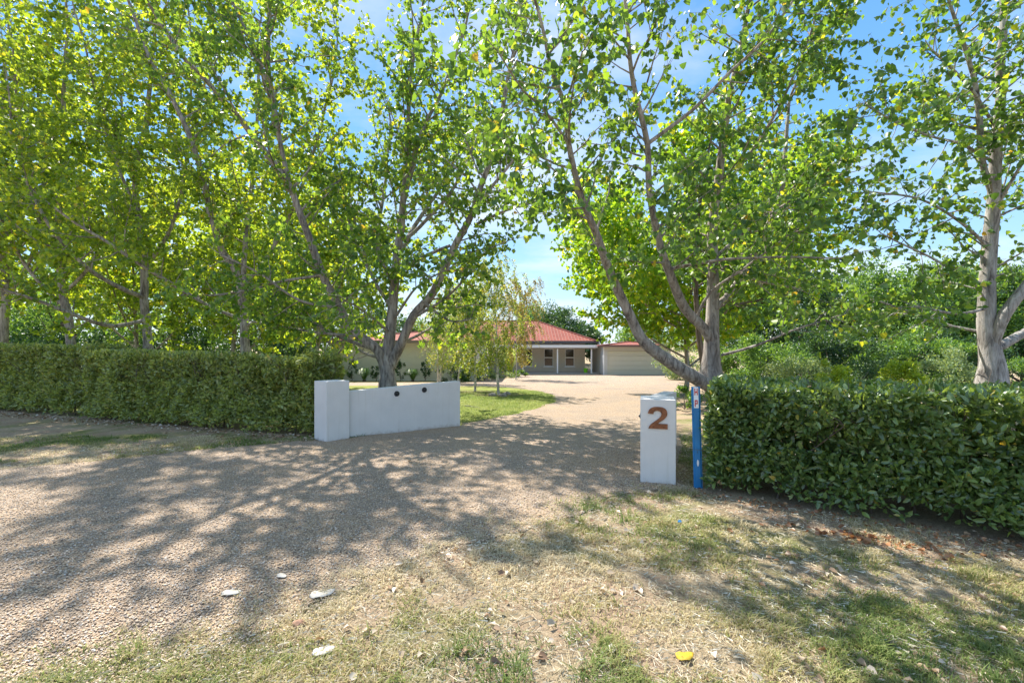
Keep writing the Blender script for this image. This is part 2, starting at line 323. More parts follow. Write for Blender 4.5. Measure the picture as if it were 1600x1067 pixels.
def vnoise(x, y, s, o=0):
    x = np.asarray(x) * s + 100 + o * 7.3; y = np.asarray(y) * s + 100 + o * 3.1; i = np.floor(x).astype(int); j = np.floor(y).astype(int); fx = x - i; fy = y - j
    fx = fx * fx * (3 - 2 * fx); fy = fy * fy * (3 - 2 * fy); g = lambda a, b: _G[a % 64, b % 64]
    return (g(i, j) * (1 - fx) + g(i + 1, j) * fx) * (1 - fy) + (g(i, j + 1) * (1 - fx) + g(i + 1, j + 1) * fx) * fy
def fnoise(x, y, s, o=0): return .55 * vnoise(x, y, s, o) + .3 * vnoise(x, y, s * 2.3, o + 1) + .15 * vnoise(x, y, s * 5.1, o + 2)

# ------------------------------------------------------------------ leaves
def unit(a): return a / np.maximum(np.linalg.norm(a, axis=-1, keepdims=True), 1e-9)
HEART = np.array([(0, 0, 0), (-.46, .13, .10), (-.36, .52, .10), (0, 1, -.06), (.36, .52, .10), (.46, .13, .10)], np.float32)
CURL = np.array([(0, 0, 0), (-.36, .16, .26), (-.25, .55, .34), (.05, 1, -.02), (.33, .50, .06), (.38, .12, .16)], np.float32)
OVAL = np.array([(0, 0, 0), (-.21, .30, .07), (-.19, .68, .06), (0, 1, -.07), (.19, .68, .06), (.21, .30, .07)], np.float32)
def leaves(name, pos, tip, nor, size, mat, parent, shape=HEART, smooth=False):
    n = len(pos); tip = unit(tip); side = unit(np.cross(tip, nor)); nor = np.cross(side, tip)
    sz = np.asarray(size).reshape(-1, 1, 1)
    V = pos[:, None, :] + sz * (shape[None, :, 0:1] * side[:, None, :] + shape[None, :, 1:2] * tip[:, None, :] + shape[None, :, 2:3] * nor[:, None, :])
    base = (np.arange(n) * 6)[:, None]
    Fc = np.concatenate([base + np.array([[0, 3, 2, 1]]), base + np.array([[0, 5, 4, 3]])])
    return npmesh(name, V.reshape(-1, 3), Fc, mat, parent, smooth)

# ------------------------------------------------------------------ skeleton trees
class Tree:
    def __init__(s): s.V = []; s.Fc = []; s.n = 0; s.lp = []; s.ld = []
    def tube(s, pts, rad, k):
        m = len(pts)
        if m < 2: return
        P_ = np.array([tuple(p) for p in pts]); T = np.gradient(P_, axis=0); T = unit(T)
        ref = np.array([0, 0, 1.]) if abs(T[0][2]) < .9 else np.array([1., 0, 0])
        u = np.cross(T[0], ref); u /= np.linalg.norm(u); ang = np.arange(k) * 2 * math.pi / k
        for i in range(m):
            u = u - T[i] * np.dot(u, T[i]); u /= max(np.linalg.norm(u), 1e-9); v = np.cross(T[i], u)
            s.V.append(P_[i] + rad[i] * (np.cos(ang)[:, None] * u + np.sin(ang)[:, None] * v))
        b = s.n
        for i in range(m - 1):
            for j in range(k):
                s.Fc.append((b + i * k + j, b + i * k + (j + 1) % k, b + (i + 1) * k + (j + 1) % k, b + (i + 1) * k + j))
        s.n += m * k
def rv(s=1.0): return Vector((random.gauss(0, s), random.gauss(0, s), random.gauss(0, s)))
def smooth_limb(pts, rad, step):
    n = len(pts); op = []; orr = []
    for i in range(n - 1):
        p0 = pts[max(i - 1, 0)]; p1 = pts[i]; p2 = pts[i + 1]; p3 = pts[min(i + 2, n - 1)]
        k = max(1, int((p2 - p1).length / step))
        for j in range(k):
            t = j / k; t2 = t * t; t3 = t2 * t
            op.append(.5 * ((2 * p1) + (-p0 + p2) * t + (2 * p0 - 5 * p1 + 4 * p2 - p3) * t2 + (-p0 + 3 * p1 - 3 * p2 + p3) * t3)); orr.append(rad[i] * (1 - t) + rad[i + 1] * t)
    op.append(pts[-1]); orr.append(rad[-1]); return op, orr
def walk(st, d, length, segs, wander, up):
    pts = [st.copy()]; d = d.normalized()
    for i in range(segs):
        d = (d + rv(wander) + Vector((0, 0, up))).normalized(); pts.append(pts[-1] + d * (length / segs))
    return pts
def twiggy(T, pts, o):
    """twigs with leaves along a side branch"""
    n = len(pts)
    for i in range(1, n):
        seg = pts[i] - pts[i - 1]; sl = seg.length; d = seg.normalized()
        k = sl / o['twstep']; k = int(k) + (random.random() < k - int(k))
        for _ in range(k):
            p = pts[i - 1] + seg * random.random(); td = (d * .6 + rv(.6) + Vector((0, 0, o['twup']))).normalized()
            ln = random.uniform(.5, 1.2) * o['twlen']; tp = walk(p, td, ln, 3, .18, -.03)
            if min(q.z for q in tp) < o['zmin'] : continue
            if o.get('keep') and not o['keep'](tp[2]): continue
            if random.random() < o['twvis']: T.tube(tp, [o['twr'], o['twr'] * .8, o['twr'] * .6, o['twr'] * .35], 3)
            m_ = max(2, int(ln / o['lstep']))
            for j in range(m_):
                f = (j + random.random()) / m_ * 3; a = min(int(f), 2); q = tp[a].lerp(tp[a + 1], f - a)
                T.lp.append((q.x, q.y, q.z)); T.ld.append((td.x, td.y, td.z))
def side(T, p, d, ln, r, o, depth=0):
    seg = max(3, int(ln / .22)); bp = walk(p, d, ln, seg, .13, o['up'])
    rr = [r * (1 - .8 * i / seg) for i in range(seg + 1)]
    T.tube(bp, rr, 5 if r > .012 else 4)
    twiggy(T, bp[max(1, int(seg * .15)):], o)
    if depth < 1 and ln > .8:
        for i in range(2, seg):
            if random.random() < o['fork']:
                dd = (bp[i] - bp[i - 1]).normalized(); s = dd.cross(rv()).normalized()
                side(T, bp[i], dd * .75 + s * .8, ln * (1 - i / seg) * random.uniform(.5, .9) + .15, rr[i] * .6, o, depth + 1)
DEF = dict(shoot=.45, step=.30, slen=1.5, up=.03, twstep=.13, twlen=.44, twup=.05, zmin=1.3, twvis=.7, twr=.0035, lstep=.055, fork=.30, t0=.25, leaf=.105, drop=.7, k=10, ext=2.0, mat=None, bark=None)
def make_tree(name, label, cat, base, limbs, group=None, seed=0, **kw):
    """limbs: lists of (px, py, depth, width_px)"""
    random.seed(seed); o = dict(DEF); o.update(kw); o['step'] *= .55; o['twstep'] *= .6; o['lstep'] *= .85; T = Tree(); root = empty(name, base, label, cat, group)
    for li, lm in enumerate(limbs):
        opt = {}
        if isinstance(lm, tuple): lm, opt = lm
        o2 = dict(o); o2.update(opt)
        pts = [P(a, b, c) if w_ is not None else Vector((a, b, c)) for (a, b, c, w_) in lm]
        rad = [w_ / 2 / F * c * .80 for (a, b, c, w_) in lm]
        if o2['ext'] > 0:
            d = (pts[-1] - pts[-2]).normalized(); e = walk(pts[-1], d, o2['ext'], 5, .10, .05)[1:]; r0 = rad[-1]
            pts += e; rad += [r0 * (1 - .17 * (i + 1)) for i in range(5)]
        sp, sr = smooth_limb(pts, rad, .16)
        sp = [p + Vector((mnoise.noise(p * 1.3), mnoise.noise(p * 1.3 + Vector((9, 0, 0))), 0)) * .035 for p in sp]
        if li == 0:                                  # root flare at the trunk foot
            for i in range(min(5, len(sr))): sr[i] *= 1 + .35 * (1 - i / 5) ** 2
        T.tube(sp, sr, o['k'])
        tot = len(sp); acc = 0
        for i in range(1, tot):
            acc += (sp[i] - sp[i - 1]).length
            f = i / tot
            if f < o2['t0']: acc = 0; continue
            if random.random() < o['shoot']:
                dl = (sp[i] - sp[i - 1]).normalized(); side(T, sp[i], dl.cross(rv()).normalized() + dl * .3, random.uniform(.25, .55), .005, dict(o2, twlen=.26), 1)
            while acc > o2['step']:
                acc -= o2['step']
                d = (sp[i] - sp[i - 1]).normalized(); s = d.cross(rv()).normalized()
                ln = o2['slen'] * random.uniform(.5, 1.25) * (1 - .45 * max(0, f - .5) * 2)
                side(T, sp[i], (d * .55 + s), ln, min(sr[i] * .55, .006 + .011 * ln), o2)
    npmesh('trunk', np.concatenate(T.V), T.Fc, o['bark'] or BARK, root, True)
    lp = np.array(T.lp); ld = np.array(T.ld); n = len(lp); R = np.random.default_rng(seed + 5)
    tip = unit(R.normal(0, .55, (n, 3)) + ld * .35 + np.array([0, 0, -o['drop']])); nor = R.normal(0, 1, (n, 3))
    sz = o['leaf'] * np.clip(R.normal(1, .22, n), .45, 1.5)
    leaves('crown', lp, tip, nor, sz, o['mat'] or POP, root)
    print(name, 'leaves', n, 'wood', len(T.Fc)); return root

def generic_limbs(x, y, h, spread, seed, r=.13, nl=6):
    rr = random.Random(seed); z0 = zt(y); out_ = []
    def W(r_, y_): return r_ * 2 * F / y_
    def pt(X, Y, Z, r_): return ((X / Y) * F + CX, HY - (Z - EYE) / Y * F, Y, W(r_, Y))
    lean = (rr.uniform(-.5, .5), rr.uniform(-.5, .5)); tr = []
    for i in range(7):
        f = i / 6; tr.append(pt(x + lean[0] * f * f + rr.uniform(-.08, .08), y + lean[1] * f * f, z0 - .1 + h * f * .92, r * (1 - .85 * f)))
    out_.append((tr, dict(t0=.2)))
    for k in range(nl):
        f = .12 + .6 * k / nl + rr.uniform(-.03, .03); an = k * 2.4 + rr.random(); bz = z0 + h * f; L_ = h * (.62 - .35 * f) ; L2 = spread * (1 - .35 * f)
        l = []
        for i in range(5):
            g = i / 4; l.append(pt(x + lean[0] * f * f + math.cos(an) * L2 * (g ** .8), y + lean[1] * f * f + math.sin(an) * L2 * (g ** .8), bz + L_ * g * (.7 + .3 * g), r * (.5 - .3 * f) * (1 - .75 * g)))
        out_.append((l, dict(t0=.15, ext=.8)))
    return out_

# ------------------------------------------------------------------ poplars at the gate
T1 = [
 ([(607,612,10.6,30),(606,585,10.6,27),(605,560,10.6,25),(612,500,10.6,20),(618,430,10.6,17),(625,360,10.5,15),(630,310,10.5,11),(636,240,10.4,9),(640,147,10.3,8),(650,60,10.2,6)], dict(t0=.2)),
 ([(610,575,10.6,20),(625,540,10.5,19),(647,493,10.4,17),(678,456,10.3,16),(715,378,10.1,14),(736,336,10.0,12),(757,278,9.9,11),(778,210,9.8,9),(793,131,9.6,8),(809,47,9.5,6)], dict(t0=.14)),
 ([(601,578,10.6,20),(590,548,10.5,19),(547,509,10.3,17),(505,430,10.0,15),(479,357,9.8,13),(447,283,9.6,12),(393,210,9.4,11),(336,142,9.2,9),(283,84,9.1,8),(231,5,9.0,6)], dict(t0=.12, ext=.8)),
 ([(450,290,9.6,9),(437,210,9.5,9),(421,126,9.4,8),(419,60,9.3,7),(421,0,9.2,6)], dict(t0=.1)),
 ([(432,200,9.5,8),(409,105,9.6,7),(385,50,9.7,6),(362,0,9.8,5)], dict(t0=.1)),
 ([(628,330,10.5,10),(647,247,10.6,9),(662,200,10.7,8),(694,136,10.9,6),(725,50,11,5)], dict(t0=.1)),
 ([(736,336,10.0,7),(770,292,9.8,6),(799,252,9.6,5),(846,184,9.3,4)], dict(t0=.15, ext=.7)),
 ([(745,350,10.0,6),(790,330,9.7,5),(830,318,9.4,3)], dict(t0=.3, ext=.3, slen=.6)),
 ([(625,425,10.5,8),(665,400,10.3,7),(704,384,10.1,6)], dict(t0=.9, ext=0)),
 ([(631,375,10.5,8),(673,336,10.8,7),(715,283,11.1,6),(750,200,12.2,4)], dict(t0=.2, ext=1.2)),
 ([(612,480,10.6,8),(580,430,11,6),(550,360,12.6,5),(530,260,13.8,4)], dict(t0=.15, ext=1.5)),
 ([(622,400,10.6,9),(650,350,11.6,8),(690,290,12.6,6),(720,230,13.6,5)], dict(t0=.25, ext=1.5)),  # back-leaning limb added to cast shade on the drive beyond the gate
 ([(616,450,10.6,9),(590,380,11.8,7),(600,300,13.0,6),(610,200,14.0,5)], dict(t0=.25, ext=1.5)),  # second limb leaning back, added for the same shade on the drive
 ([(505,430,10.0,6),(440,440,9.9,5),(380,455,9.8,4),(330,462,9.7,3)], dict(t0=.15, ext=.2, slen=.9, up=-.02, zmin=1.55)),
 ([(590,548,10.5,8),(540,530,10.8,7),(480,500,11.2,5),(430,480,11.6,4)], dict(t0=.2, ext=.5, slen=1.0, zmin=1.6)),
 ([(560,525,10.3,7),(500,520,10.6,5),(440,510,10.9,4),(380,500,11.2,3)], dict(t0=.1, ext=.3, slen=1.1, zmin=1.45, up=-.02)),
 ([(530,480,10.2,7),(470,470,9.9,5),(410,430,9.6,4),(350,400,9.4,3)], dict(t0=.15, ext=.4, slen=1.2)),
 ([(660,470,10.3,6),(700,500,10.0,4),(730,500,9.8,3)], dict(t0=.2, ext=.2, slen=.9, zmin=1.55)),
 ([(640,500,10.4,7),(690,470,10.2,5),(722,440,10.0,4)], dict(t0=.3, ext=.3, slen=1.1, zmin=1.5)),
 ([(595,560,10.7,6),(560,545,11.5,5),(530,500,12.3,4),(520,460,13,3)], dict(t0=.1, ext=.5, slen=1.2, zmin=1.4)),
 ([(612,540,10.7,6),(650,525,11.6,5),(690,500,12.5,4),(720,470,13,3)], dict(t0=.2, ext=.3, slen=1.1, zmin=1.5)),
 ([(609,520,10.6,6),(585,500,9.8,4),(560,480,9.0,3),(540,470,8.5,3)], dict(t0=.2, ext=.3, slen=1.0, zmin=1.6)),
 ([(615,500,10.6,6),(650,450,9.8,4),(700,420,9.0,3)], dict(t0=.3, ext=.3, slen=1.0, zmin=1.7)),
]
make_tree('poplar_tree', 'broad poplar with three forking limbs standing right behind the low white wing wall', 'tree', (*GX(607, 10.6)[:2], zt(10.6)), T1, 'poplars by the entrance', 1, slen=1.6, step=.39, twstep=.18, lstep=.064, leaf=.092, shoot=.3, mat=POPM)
T2 = [
 ([(1112,604,7.9,46),(1112,580,7.9,34),(1112,506,7.9,25),(1115,438,7.9,22),(1115,337,7.8,18),(1126,253,7.7,15),(1137,169,7.6,12),(1160,56,7.5,9),(1171,0,7.4,7)], dict(t0=.14, zmin=1.4)),
 ([(1110,602,7.8,28),(1090,592,7.7,27),(1042,562,7.5,25),(1008,534,7.3,22),(986,495,7.15,20),(952,427,6.9,18),(929,365,6.6,15),(907,303,6.3,13),(890,225,6.0,11),(882,163,5.8,10),(862,112,5.6,8),(845,34,5.4,6)], dict(t0=.38)),
 ([(1115,540,7.9,20),(1100,515,7.8,20),(1070,483,7.6,19),(1047,427,7.3,16),(1025,360,7.1,14),(1014,292,6.9,12),(1011,225,6.7,11),(994,157,6.5,10),(983,73,6.3,8),(977,0,6.2,7)], dict(t0=.2)),
 ([(1011,225,6.7,8),(1081,174,6.7,7),(1143,112,6.6,6),(1194,62,6.5,5),(1239,0,6.4,4)], dict(t0=.2)),
 ([(1050,420,7.3,7),(1095,411,7.0,6),(1137,405,6.8,5),(1216,402,6.5,4),(1300,404,6.2,3)], dict(t0=.35, ext=.2, slen=.7, up=-.01, step=.25)),
 ([(1118,480,7.9,12),(1160,430,8.3,11),(1194,365,8.7,10),(1216,320,8.9,9),(1225,270,9.0,8),(1230,185,9.1,6)], dict(t0=.15)),
 ([(1115,470,7.9,6),(1150,430,8.2,5),(1190,440,8.6,4),(1240,450,9,3)], dict(t0=.2, ext=.3, slen=.9, zmin=1.4)),
 ([(1120,400,7.8,6),(1180,350,8.2,5),(1260,300,8.5,4),(1320,270,8.8,3)], dict(t0=.2, ext=.3)),
 ([(890,225,6.0,6),(850,170,5.6,5),(815,140,5.2,4),(780,90,4.9,3)], dict(t0=.2, ext=.3, slen=.9)),
 ([(929,365,6.6,6),(900,300,6.1,4),(860,262,5.7,3),(815,235,5.3,2)], dict(t0=.2, ext=.2, slen=.7, twstep=.1, zmin=2.9)),
 ([(1085,500,7.7,6),(1112,455,7.4,5),(1160,420,7.0,4),(1230,370,6.6,3)], dict(t0=.3, ext=.5, slen=.8)),
 ([(1120,300,7.7,7),(1180,230,7.5,6),(1240,120,7.2,5),(1270,40,7.0,4)], dict(t0=.2, ext=.5)),
 ([(1127,555,7.9,6),(1180,540,7.6,5),(1240,515,7.3,4),(1290,500,7.0,3)], dict(t0=.3, ext=.3, slen=.8, zmin=1.4)),
]
make_tree('poplar_tree', 'poplar with a low bowed limb reaching left over the drive, rooted behind the numbered pillar', 'tree', (*GX(1112, 7.9)[:2], 0), T2, 'poplars by the entrance', 2, slen=1.15, step=.27, twstep=.15, lstep=.07, leaf=.086, zmin=1.75, fork=.3)
T3 = [
 ([(1549,600,7.9,38),(1549,575,7.9,34),(1543,506,7.9,29),(1543,439,7.9,25),(1549,360,7.9,23),(1554,292,7.8,20),(1560,225,7.7,18),(1566,112,7.6,14),(1568,0,7.5,10)], dict(t0=.14)),
 ([(1546,555,7.9,20),(1571,490,7.7,20),(1600,450,7.6,18),(1650,380,7.5,15),(1700,280,7.4,12),(1740,120,7.3,8)], dict(t0=.3)),
 ([(1552,545,7.9,18),(1590,525,8.1,17),(1650,490,8.4,13),(1730,400,8.8,9)], dict(t0=.4)),
 ([(1549,300,7.8,11),(1537,247,7.7,11),(1532,185,7.6,10),(1520,112,7.4,8),(1492,30,7.2,6)], dict(t0=.1)),
 ([(1543,450,7.9,6),(1500,425,7.7,5),(1450,400,7.5,4),(1390,370,7.3,3)], dict(t0=.25, ext=.4, slen=.9)),
 ([(1546,390,7.9,6),(1490,340,7.6,5),(1430,310,7.3,4),(1370,300,7.0,3)], dict(t0=.25, ext=.4, slen=.8)),
 ([(1550,250,7.8,6),(1500,225,7.4,5),(1440,210,7.0,4),(1360,170,6.6,3)], dict(t0=.25, ext=.3, slen=.8)),
 ([(1560,200,7.7,6),(1510,130,7.2,5),(1460,80,6.7,4)], dict(t0=.25, ext=.3, slen=.8)),
 ([(1547,520,7.9,6),(1490,510,8.2,5),(1430,490,8.5,4),(1370,470,8.8,3)], dict(t0=.25, ext=.3, slen=.9, zmin=1.4)),
 ([(1545,480,7.9,6),(1500,490,7.6,5),(1440,480,7.3,4)], dict(t0=.4, ext=.3, slen=.7)),
 ([(1552,330,7.9,7),(1590,270,7.5,5),(1640,200,7.1,4)], dict(t0=.3, ext=.5, slen=1)),
]
make_tree('poplar_tree', 'pale barked poplar with forked trunk at the right end, behind the long glossy hedge', 'tree', (*GX(1549, 7.9)[:2], 0), T3, 'poplars by the entrance', 3, slen=1.2, step=.27, twstep=.15, lstep=.066, leaf=.084, bark=BARKP, zmin=1.6)
T4 = [
 ([(385,575,13.5,20),(383,540,13.5,17),(380,472,13.5,15),(367,420,13.4,13),(346,388,13.3,12),(330,336,13.2,11),(315,273,13.1,10),(299,220,13,9),(268,152,12.9,8),(236,94,12.8,7),(200,0,12.7,5)], dict(t0=.2)),
 ([(380,440,13.5,10),(383,388,13.6,9),(388,325,13.8,8),(396,262,14,7),(401,200,14.1,6),(405,100,14.2,5)], dict(t0=.1)),
 ([(375,450,13.5,8),(420,400,13.2,7),(455,330,13,6),(490,240,12.8,5),(520,120,12.6,4)], dict(t0=.15)),
 ([(383,500,13.5,7),(330,480,13.1,6),(273,446,12.7,8),(220,414,12.3,7),(168,378,12.0,6),(121,351,11.8,5),(79,320,11.6,4)], dict(t0=.15, ext=.6, up=0.0)),
 ([(383,510,13.5,6),(430,490,13.2,5),(480,470,13,4)], dict(t0=.2, ext=.5, zmin=1.5)),
]
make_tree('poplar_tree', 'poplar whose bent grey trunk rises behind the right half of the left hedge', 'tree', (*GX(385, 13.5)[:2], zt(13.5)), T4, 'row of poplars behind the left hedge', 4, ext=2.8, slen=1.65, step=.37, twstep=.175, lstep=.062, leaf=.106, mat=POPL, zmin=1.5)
T5 = [
 ([(234,570,14.5,19),(231,540,14.5,16),(226,472,14.5,14),(225,410,14.5,13),(212,315,14.4,10),(212,260,14.3,9),(228,194,14.2,8),(238,100,14.1,7),(245,0,14,5)], dict(t0=.2)),
 ([(228,465,14.5,9),(199,455,14.1,9),(160,435,13.7,8),(131,414,13.3,7),(90,370,12.9,6),(50,300,12.6,5),(20,220,12.4,4)], dict(t0=.15)),
 ([(226,420,14.5,8),(270,350,14.3,6),(290,260,14.1,5),(300,120,14,4)], dict(t0=.15)),
 ([(228,500,14.5,8),(173,509,13.6,8),(105,488,12.8,7),(52,467,12.3,6),(0,451,11.9,5),(-60,430,11.5,3)], dict(t0=.2, ext=.3, slen=.9, up=0, zmin=1.6)),
 ([(215,330,14.4,7),(180,250,14.2,5),(150,150,14,4),(130,60,13.8,3)], dict(t0=.15)),
]
make_tree('poplar_tree', 'poplar with long low branches sweeping left, second trunk behind the left hedge', 'tree', (*GX(234, 14.5)[:2], zt(14.5)), T5, 'row of poplars behind the left hedge', 5, ext=3.6, slen=1.65, step=.37, twstep=.175, lstep=.062, leaf=.106, mat=POPL, zmin=1.55)
T6 = [
 ([(111,565,16.5,17),(110,530,16.5,15),(105,488,16.5,14),(95,435,16.4,12),(90,360,16.3,10),(95,260,16.2,9),(100,150,16.1,7),(105,50,16,5)], dict(t0=.15)),
 ([(103,480,16.5,7),(60,440,16.2,6),(20,380,15.9,5),(-20,300,15.6,4)], dict(t0=.15)),
 ([(100,460,16.5,7),(150,400,16.4,6),(180,300,16.3,5),(190,180,16.2,4)], dict(t0=.15)),
 ([(95,400,16.4,7),(50,320,16.2,5),(30,200,16,4),(20,80,15.8,3)], dict(t0=.15)),
]
make_tree('poplar_tree', 'poplar with straight pale trunk, third along behind the left hedge', 'tree', (*GX(111, 16.5)[:2], zt(16.5)), T6, 'row of poplars behind the left hedge', 6, ext=4.0, slen=1.7, twstep=.2, lstep=.075, leaf=.13, mat=POPL, zmin=1.5)
T7 = [
 ([(4,565,18,17),(5,530,18,15),(8,460,18,13),(5,380,18,11),(-5,280,18,9),(0,180,18,7),(10,80,18,5)], dict(t0=.15)),
 ([(6,470,18,7),(50,400,17.8,6),(70,300,17.6,5),(60,160,17.4,4)], dict(t0=.15)),
 ([(6,450,18,7),(-40,380,17.8,6),(-80,260,17.6,5)], dict(t0=.15)),
]
make_tree('poplar_tree', 'poplar at the far left edge with its dark trunk cut by the picture edge', 'tree', (*GX(4, 18)[:2], zt(18)), T7, 'row of poplars behind the left hedge', 7, slen=1.8, twstep=.21, lstep=.075, leaf=.135, mat=POPL, zmin=1.5)
for i, (x, y, h, sp_, lab) in enumerate([
    (-13.5, 22, 9.5, 3.4, 'leafy poplar in the second row, seen between the first two trunks behind the left hedge'),
    (-19, 23, 9.5, 3.6, 'leafy poplar in the second row at the far left of the garden'),
    (-9.2, 21.5, 8.0, 3.0, 'leafy poplar in the second row, nearest the left end of the house')]):
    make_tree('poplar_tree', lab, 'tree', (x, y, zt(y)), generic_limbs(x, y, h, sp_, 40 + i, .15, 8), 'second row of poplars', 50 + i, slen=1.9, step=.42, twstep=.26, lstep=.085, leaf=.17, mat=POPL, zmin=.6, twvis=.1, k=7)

# ------------------------------------------------------------------ leafy mass plants
def foliage_points(c, r, n, clumps, R, low=0.0, csz=.28):
    cd = unit(R.normal(0, 1, (clumps, 3))); cd[:, 2] = np.where(cd[:, 2] < -low, -cd[:, 2] * .6, cd[:, 2])
    cr_ = R.uniform(.45, 1.0, (clumps, 1)) ** .6 * R.uniform(.82, 1.12, (clumps, 1)); cc = cd * cr_
    k = R.integers(0, clumps, n); d = unit(R.normal(0, 1, (n, 3))) * R.uniform(0, 1, (n, 1)) ** .5 * csz * R.uniform(.6, 1.3, (clumps, 1))[k]
    q = (cc[k] + d); return np.array(c) + q * np.array(r), unit(q)
def shrub(name, label, cat, px, d, w_, h, mat, n, leaf, seed, group=None, shape=OVAL, clumps=24, trunk=None, zoff=0, X=None, bark=None):
    R = np.random.default_rng(seed); x = X if X is not None else (px - CX) / F * d; z = zt(d); root = empty(name, (x, d, z), label, cat, group)
    cz = z + zoff + (h - zoff) / 2; pos, od = foliage_points((x, d, cz), (w_ / 2, w_ / 2, (h - zoff) / 2), n, clumps, R, .9)
    ok = pos[:, 2] > z + .02; pos = pos[ok]; od = od[ok]; n = len(pos)
    leaves('crown' if trunk else 'foliage', pos, unit(od * .7 + R.normal(0, .7, (n, 3))), R.normal(0, 1, (n, 3)) + od, leaf * R.uniform(.6, 1.35, n), mat, root, shape)
    T = Tree(); random.seed(seed); tr = trunk or .02
    top = zoff + (h - zoff) * .7
    T.tube(walk(Vector((x, d, z - .05)), Vector((0, 0, 1)), top, 7, .05, .05), [tr * (1 - .1 * i) for i in range(8)], 8)
    for k in range(9 if trunk else 5):
        an = k * 2.4; st = Vector((x, d, z + (zoff * .8 + .04 * k * (h - zoff) if zoff else .05 + .03 * k * h)))
        T.tube(walk(st, Vector((math.cos(an), math.sin(an), 1.0)), min(w_ * .5, h * .55), 5, .12, .05), [tr * .45 * (1 - .17 * i) for i in range(6)], 5)
    npmesh('trunk' if trunk else 'stem', np.concatenate(T.V), T.Fc, bark or BARKD, root, True)
    return root

# bright yellow-green tree behind the second poplar
T8 = [
 ([(1102,600,15,16),(1100,560,15,13),(1092,520,15,11),(1088,450,15,10),(1085,380,15,8),(1080,320,15,6)], dict(t0=.3)),
]
gl = generic_limbs(6.7, 17.5, 7.8, 5.0, 77, .13, 15)
make_tree('plane_tree', 'yellow green leafy tree with spreading low crown in front of the garage end', 'tree', (6.7, 17.5, zt(17.5)), gl, None, 78, slen=1.9, step=.34, twstep=.18, lstep=.075, leaf=.14, mat=MAPLE, zmin=1.5, twvis=.1, k=8, ext=.6)
make_tree('young_poplar_tree', 'slim dark trunked tree just left of the straight poplar trunk behind the drive', 'tree', (*GX(1102, 12.5)[:2], zt(12.5)),
    [([(1104,600,12.5,14),(1098,560,12.5,12),(1090,510,12.5,10),(1087,430,12.5,9),(1090,350,12.5,7),(1100,270,12.5,5)], dict(t0=.35)), ([(1088,450,12.5,5),(1150,400,12.6,4),(1200,330,12.7,3)], dict(t0=.2, ext=.5)), ([(1090,480,12.5,5),(1180,470,12.8,4),(1240,440,13,3)], dict(t0=.2, ext=.5, up=0))],
    None, 79, slen=1.2, twstep=.2, lstep=.08, leaf=.13, mat=MIDL, bark=BARKD, zmin=1.2, twvis=.2)
# evergreen belt on the right
for i, (px, d, w_, h, mt, lab) in enumerate([
    (1235, 27, 6.5, 7.0, DARKL, 'dark evergreen tree in the belt, just right of the yellow green tree'),
    (1330, 29, 6.5, 7.3, MIDL, 'mid green evergreen tree in the belt, above the left golden shrub'),
    (1425, 26, 6.5, 6.6, MIDL, 'mid green evergreen tree in the belt, above the right golden shrub'),
    (1510, 28, 6.5, 7.2, DARKL, 'dark evergreen tree in the belt, just left of the pale poplar trunk'),
    (1600, 26, 7, 7.3, MIDL, 'mid green evergreen tree at the right edge behind the pale poplar'),
    (1710, 26, 7, 7.6, DARKL, 'dark evergreen tree past the right edge of the belt'),
    (1170, 33, 7, 6.4, MIDL, 'mid green evergreen at the left end of the belt beyond the garage')]):
    shrub('evergreen_tree', lab, 'tree', px, d, w_, h, mt, 24000, .18, 200 + i, 'evergreen belt beyond the right hedge', clumps=90, trunk=.16, zoff=-.4)
for i, (px, d, w_, h, mt, lab) in enumerate([
    (1303, 14, 1.15, 1.25, GOLD, 'small golden green rounded shrub, left of the two beyond the right hedge'),
    (1403, 14, 1.35, 1.35, GOLD, 'larger golden green rounded shrub, right of the two beyond the right hedge'),
    (1480, 15.5, 2.0, 1.7, GREYL, 'grey green bush between the golden shrub and the pale trunk'),
    (1355, 18, 2.4, 1.5, DARKL, 'dark green bush behind and between the two golden shrubs'),
    (1190, 22, 4.2, 2.6, MIDL, 'broad green bush seen just right of the straight poplar trunk'),
    (1300, 22, 4.6, 3.0, DARKL, 'broad dark green bush standing behind the left golden shrub'),
    (1420, 21, 4.4, 2.7, MIDL, 'broad green bush standing behind the right golden shrub'),
    (1510, 21, 4.0, 2.9, DARKL, 'broad dark green bush just left of the pale poplar trunk'),
    (1078, 31, 4.5, 3.2, GREYL, 'grey green bush closing the gap at the right end of the garage'),
    (1250, 19, 2.6, 1.6, GREYL, 'soft grey green bush left of the golden shrubs'),
    (1600, 17, 2.2, 1.5, MIDL, 'mid green bush right of the pale poplar trunk')]):
    shrub('garden_shrub', lab, 'shrub', px, d, w_, h, mt, 5000 if w_ < 3 else 9000, .075 if w_ < 3 else .12, 230 + i, 'shrubs beyond the right hedge', clumps=30, zoff=-.1)
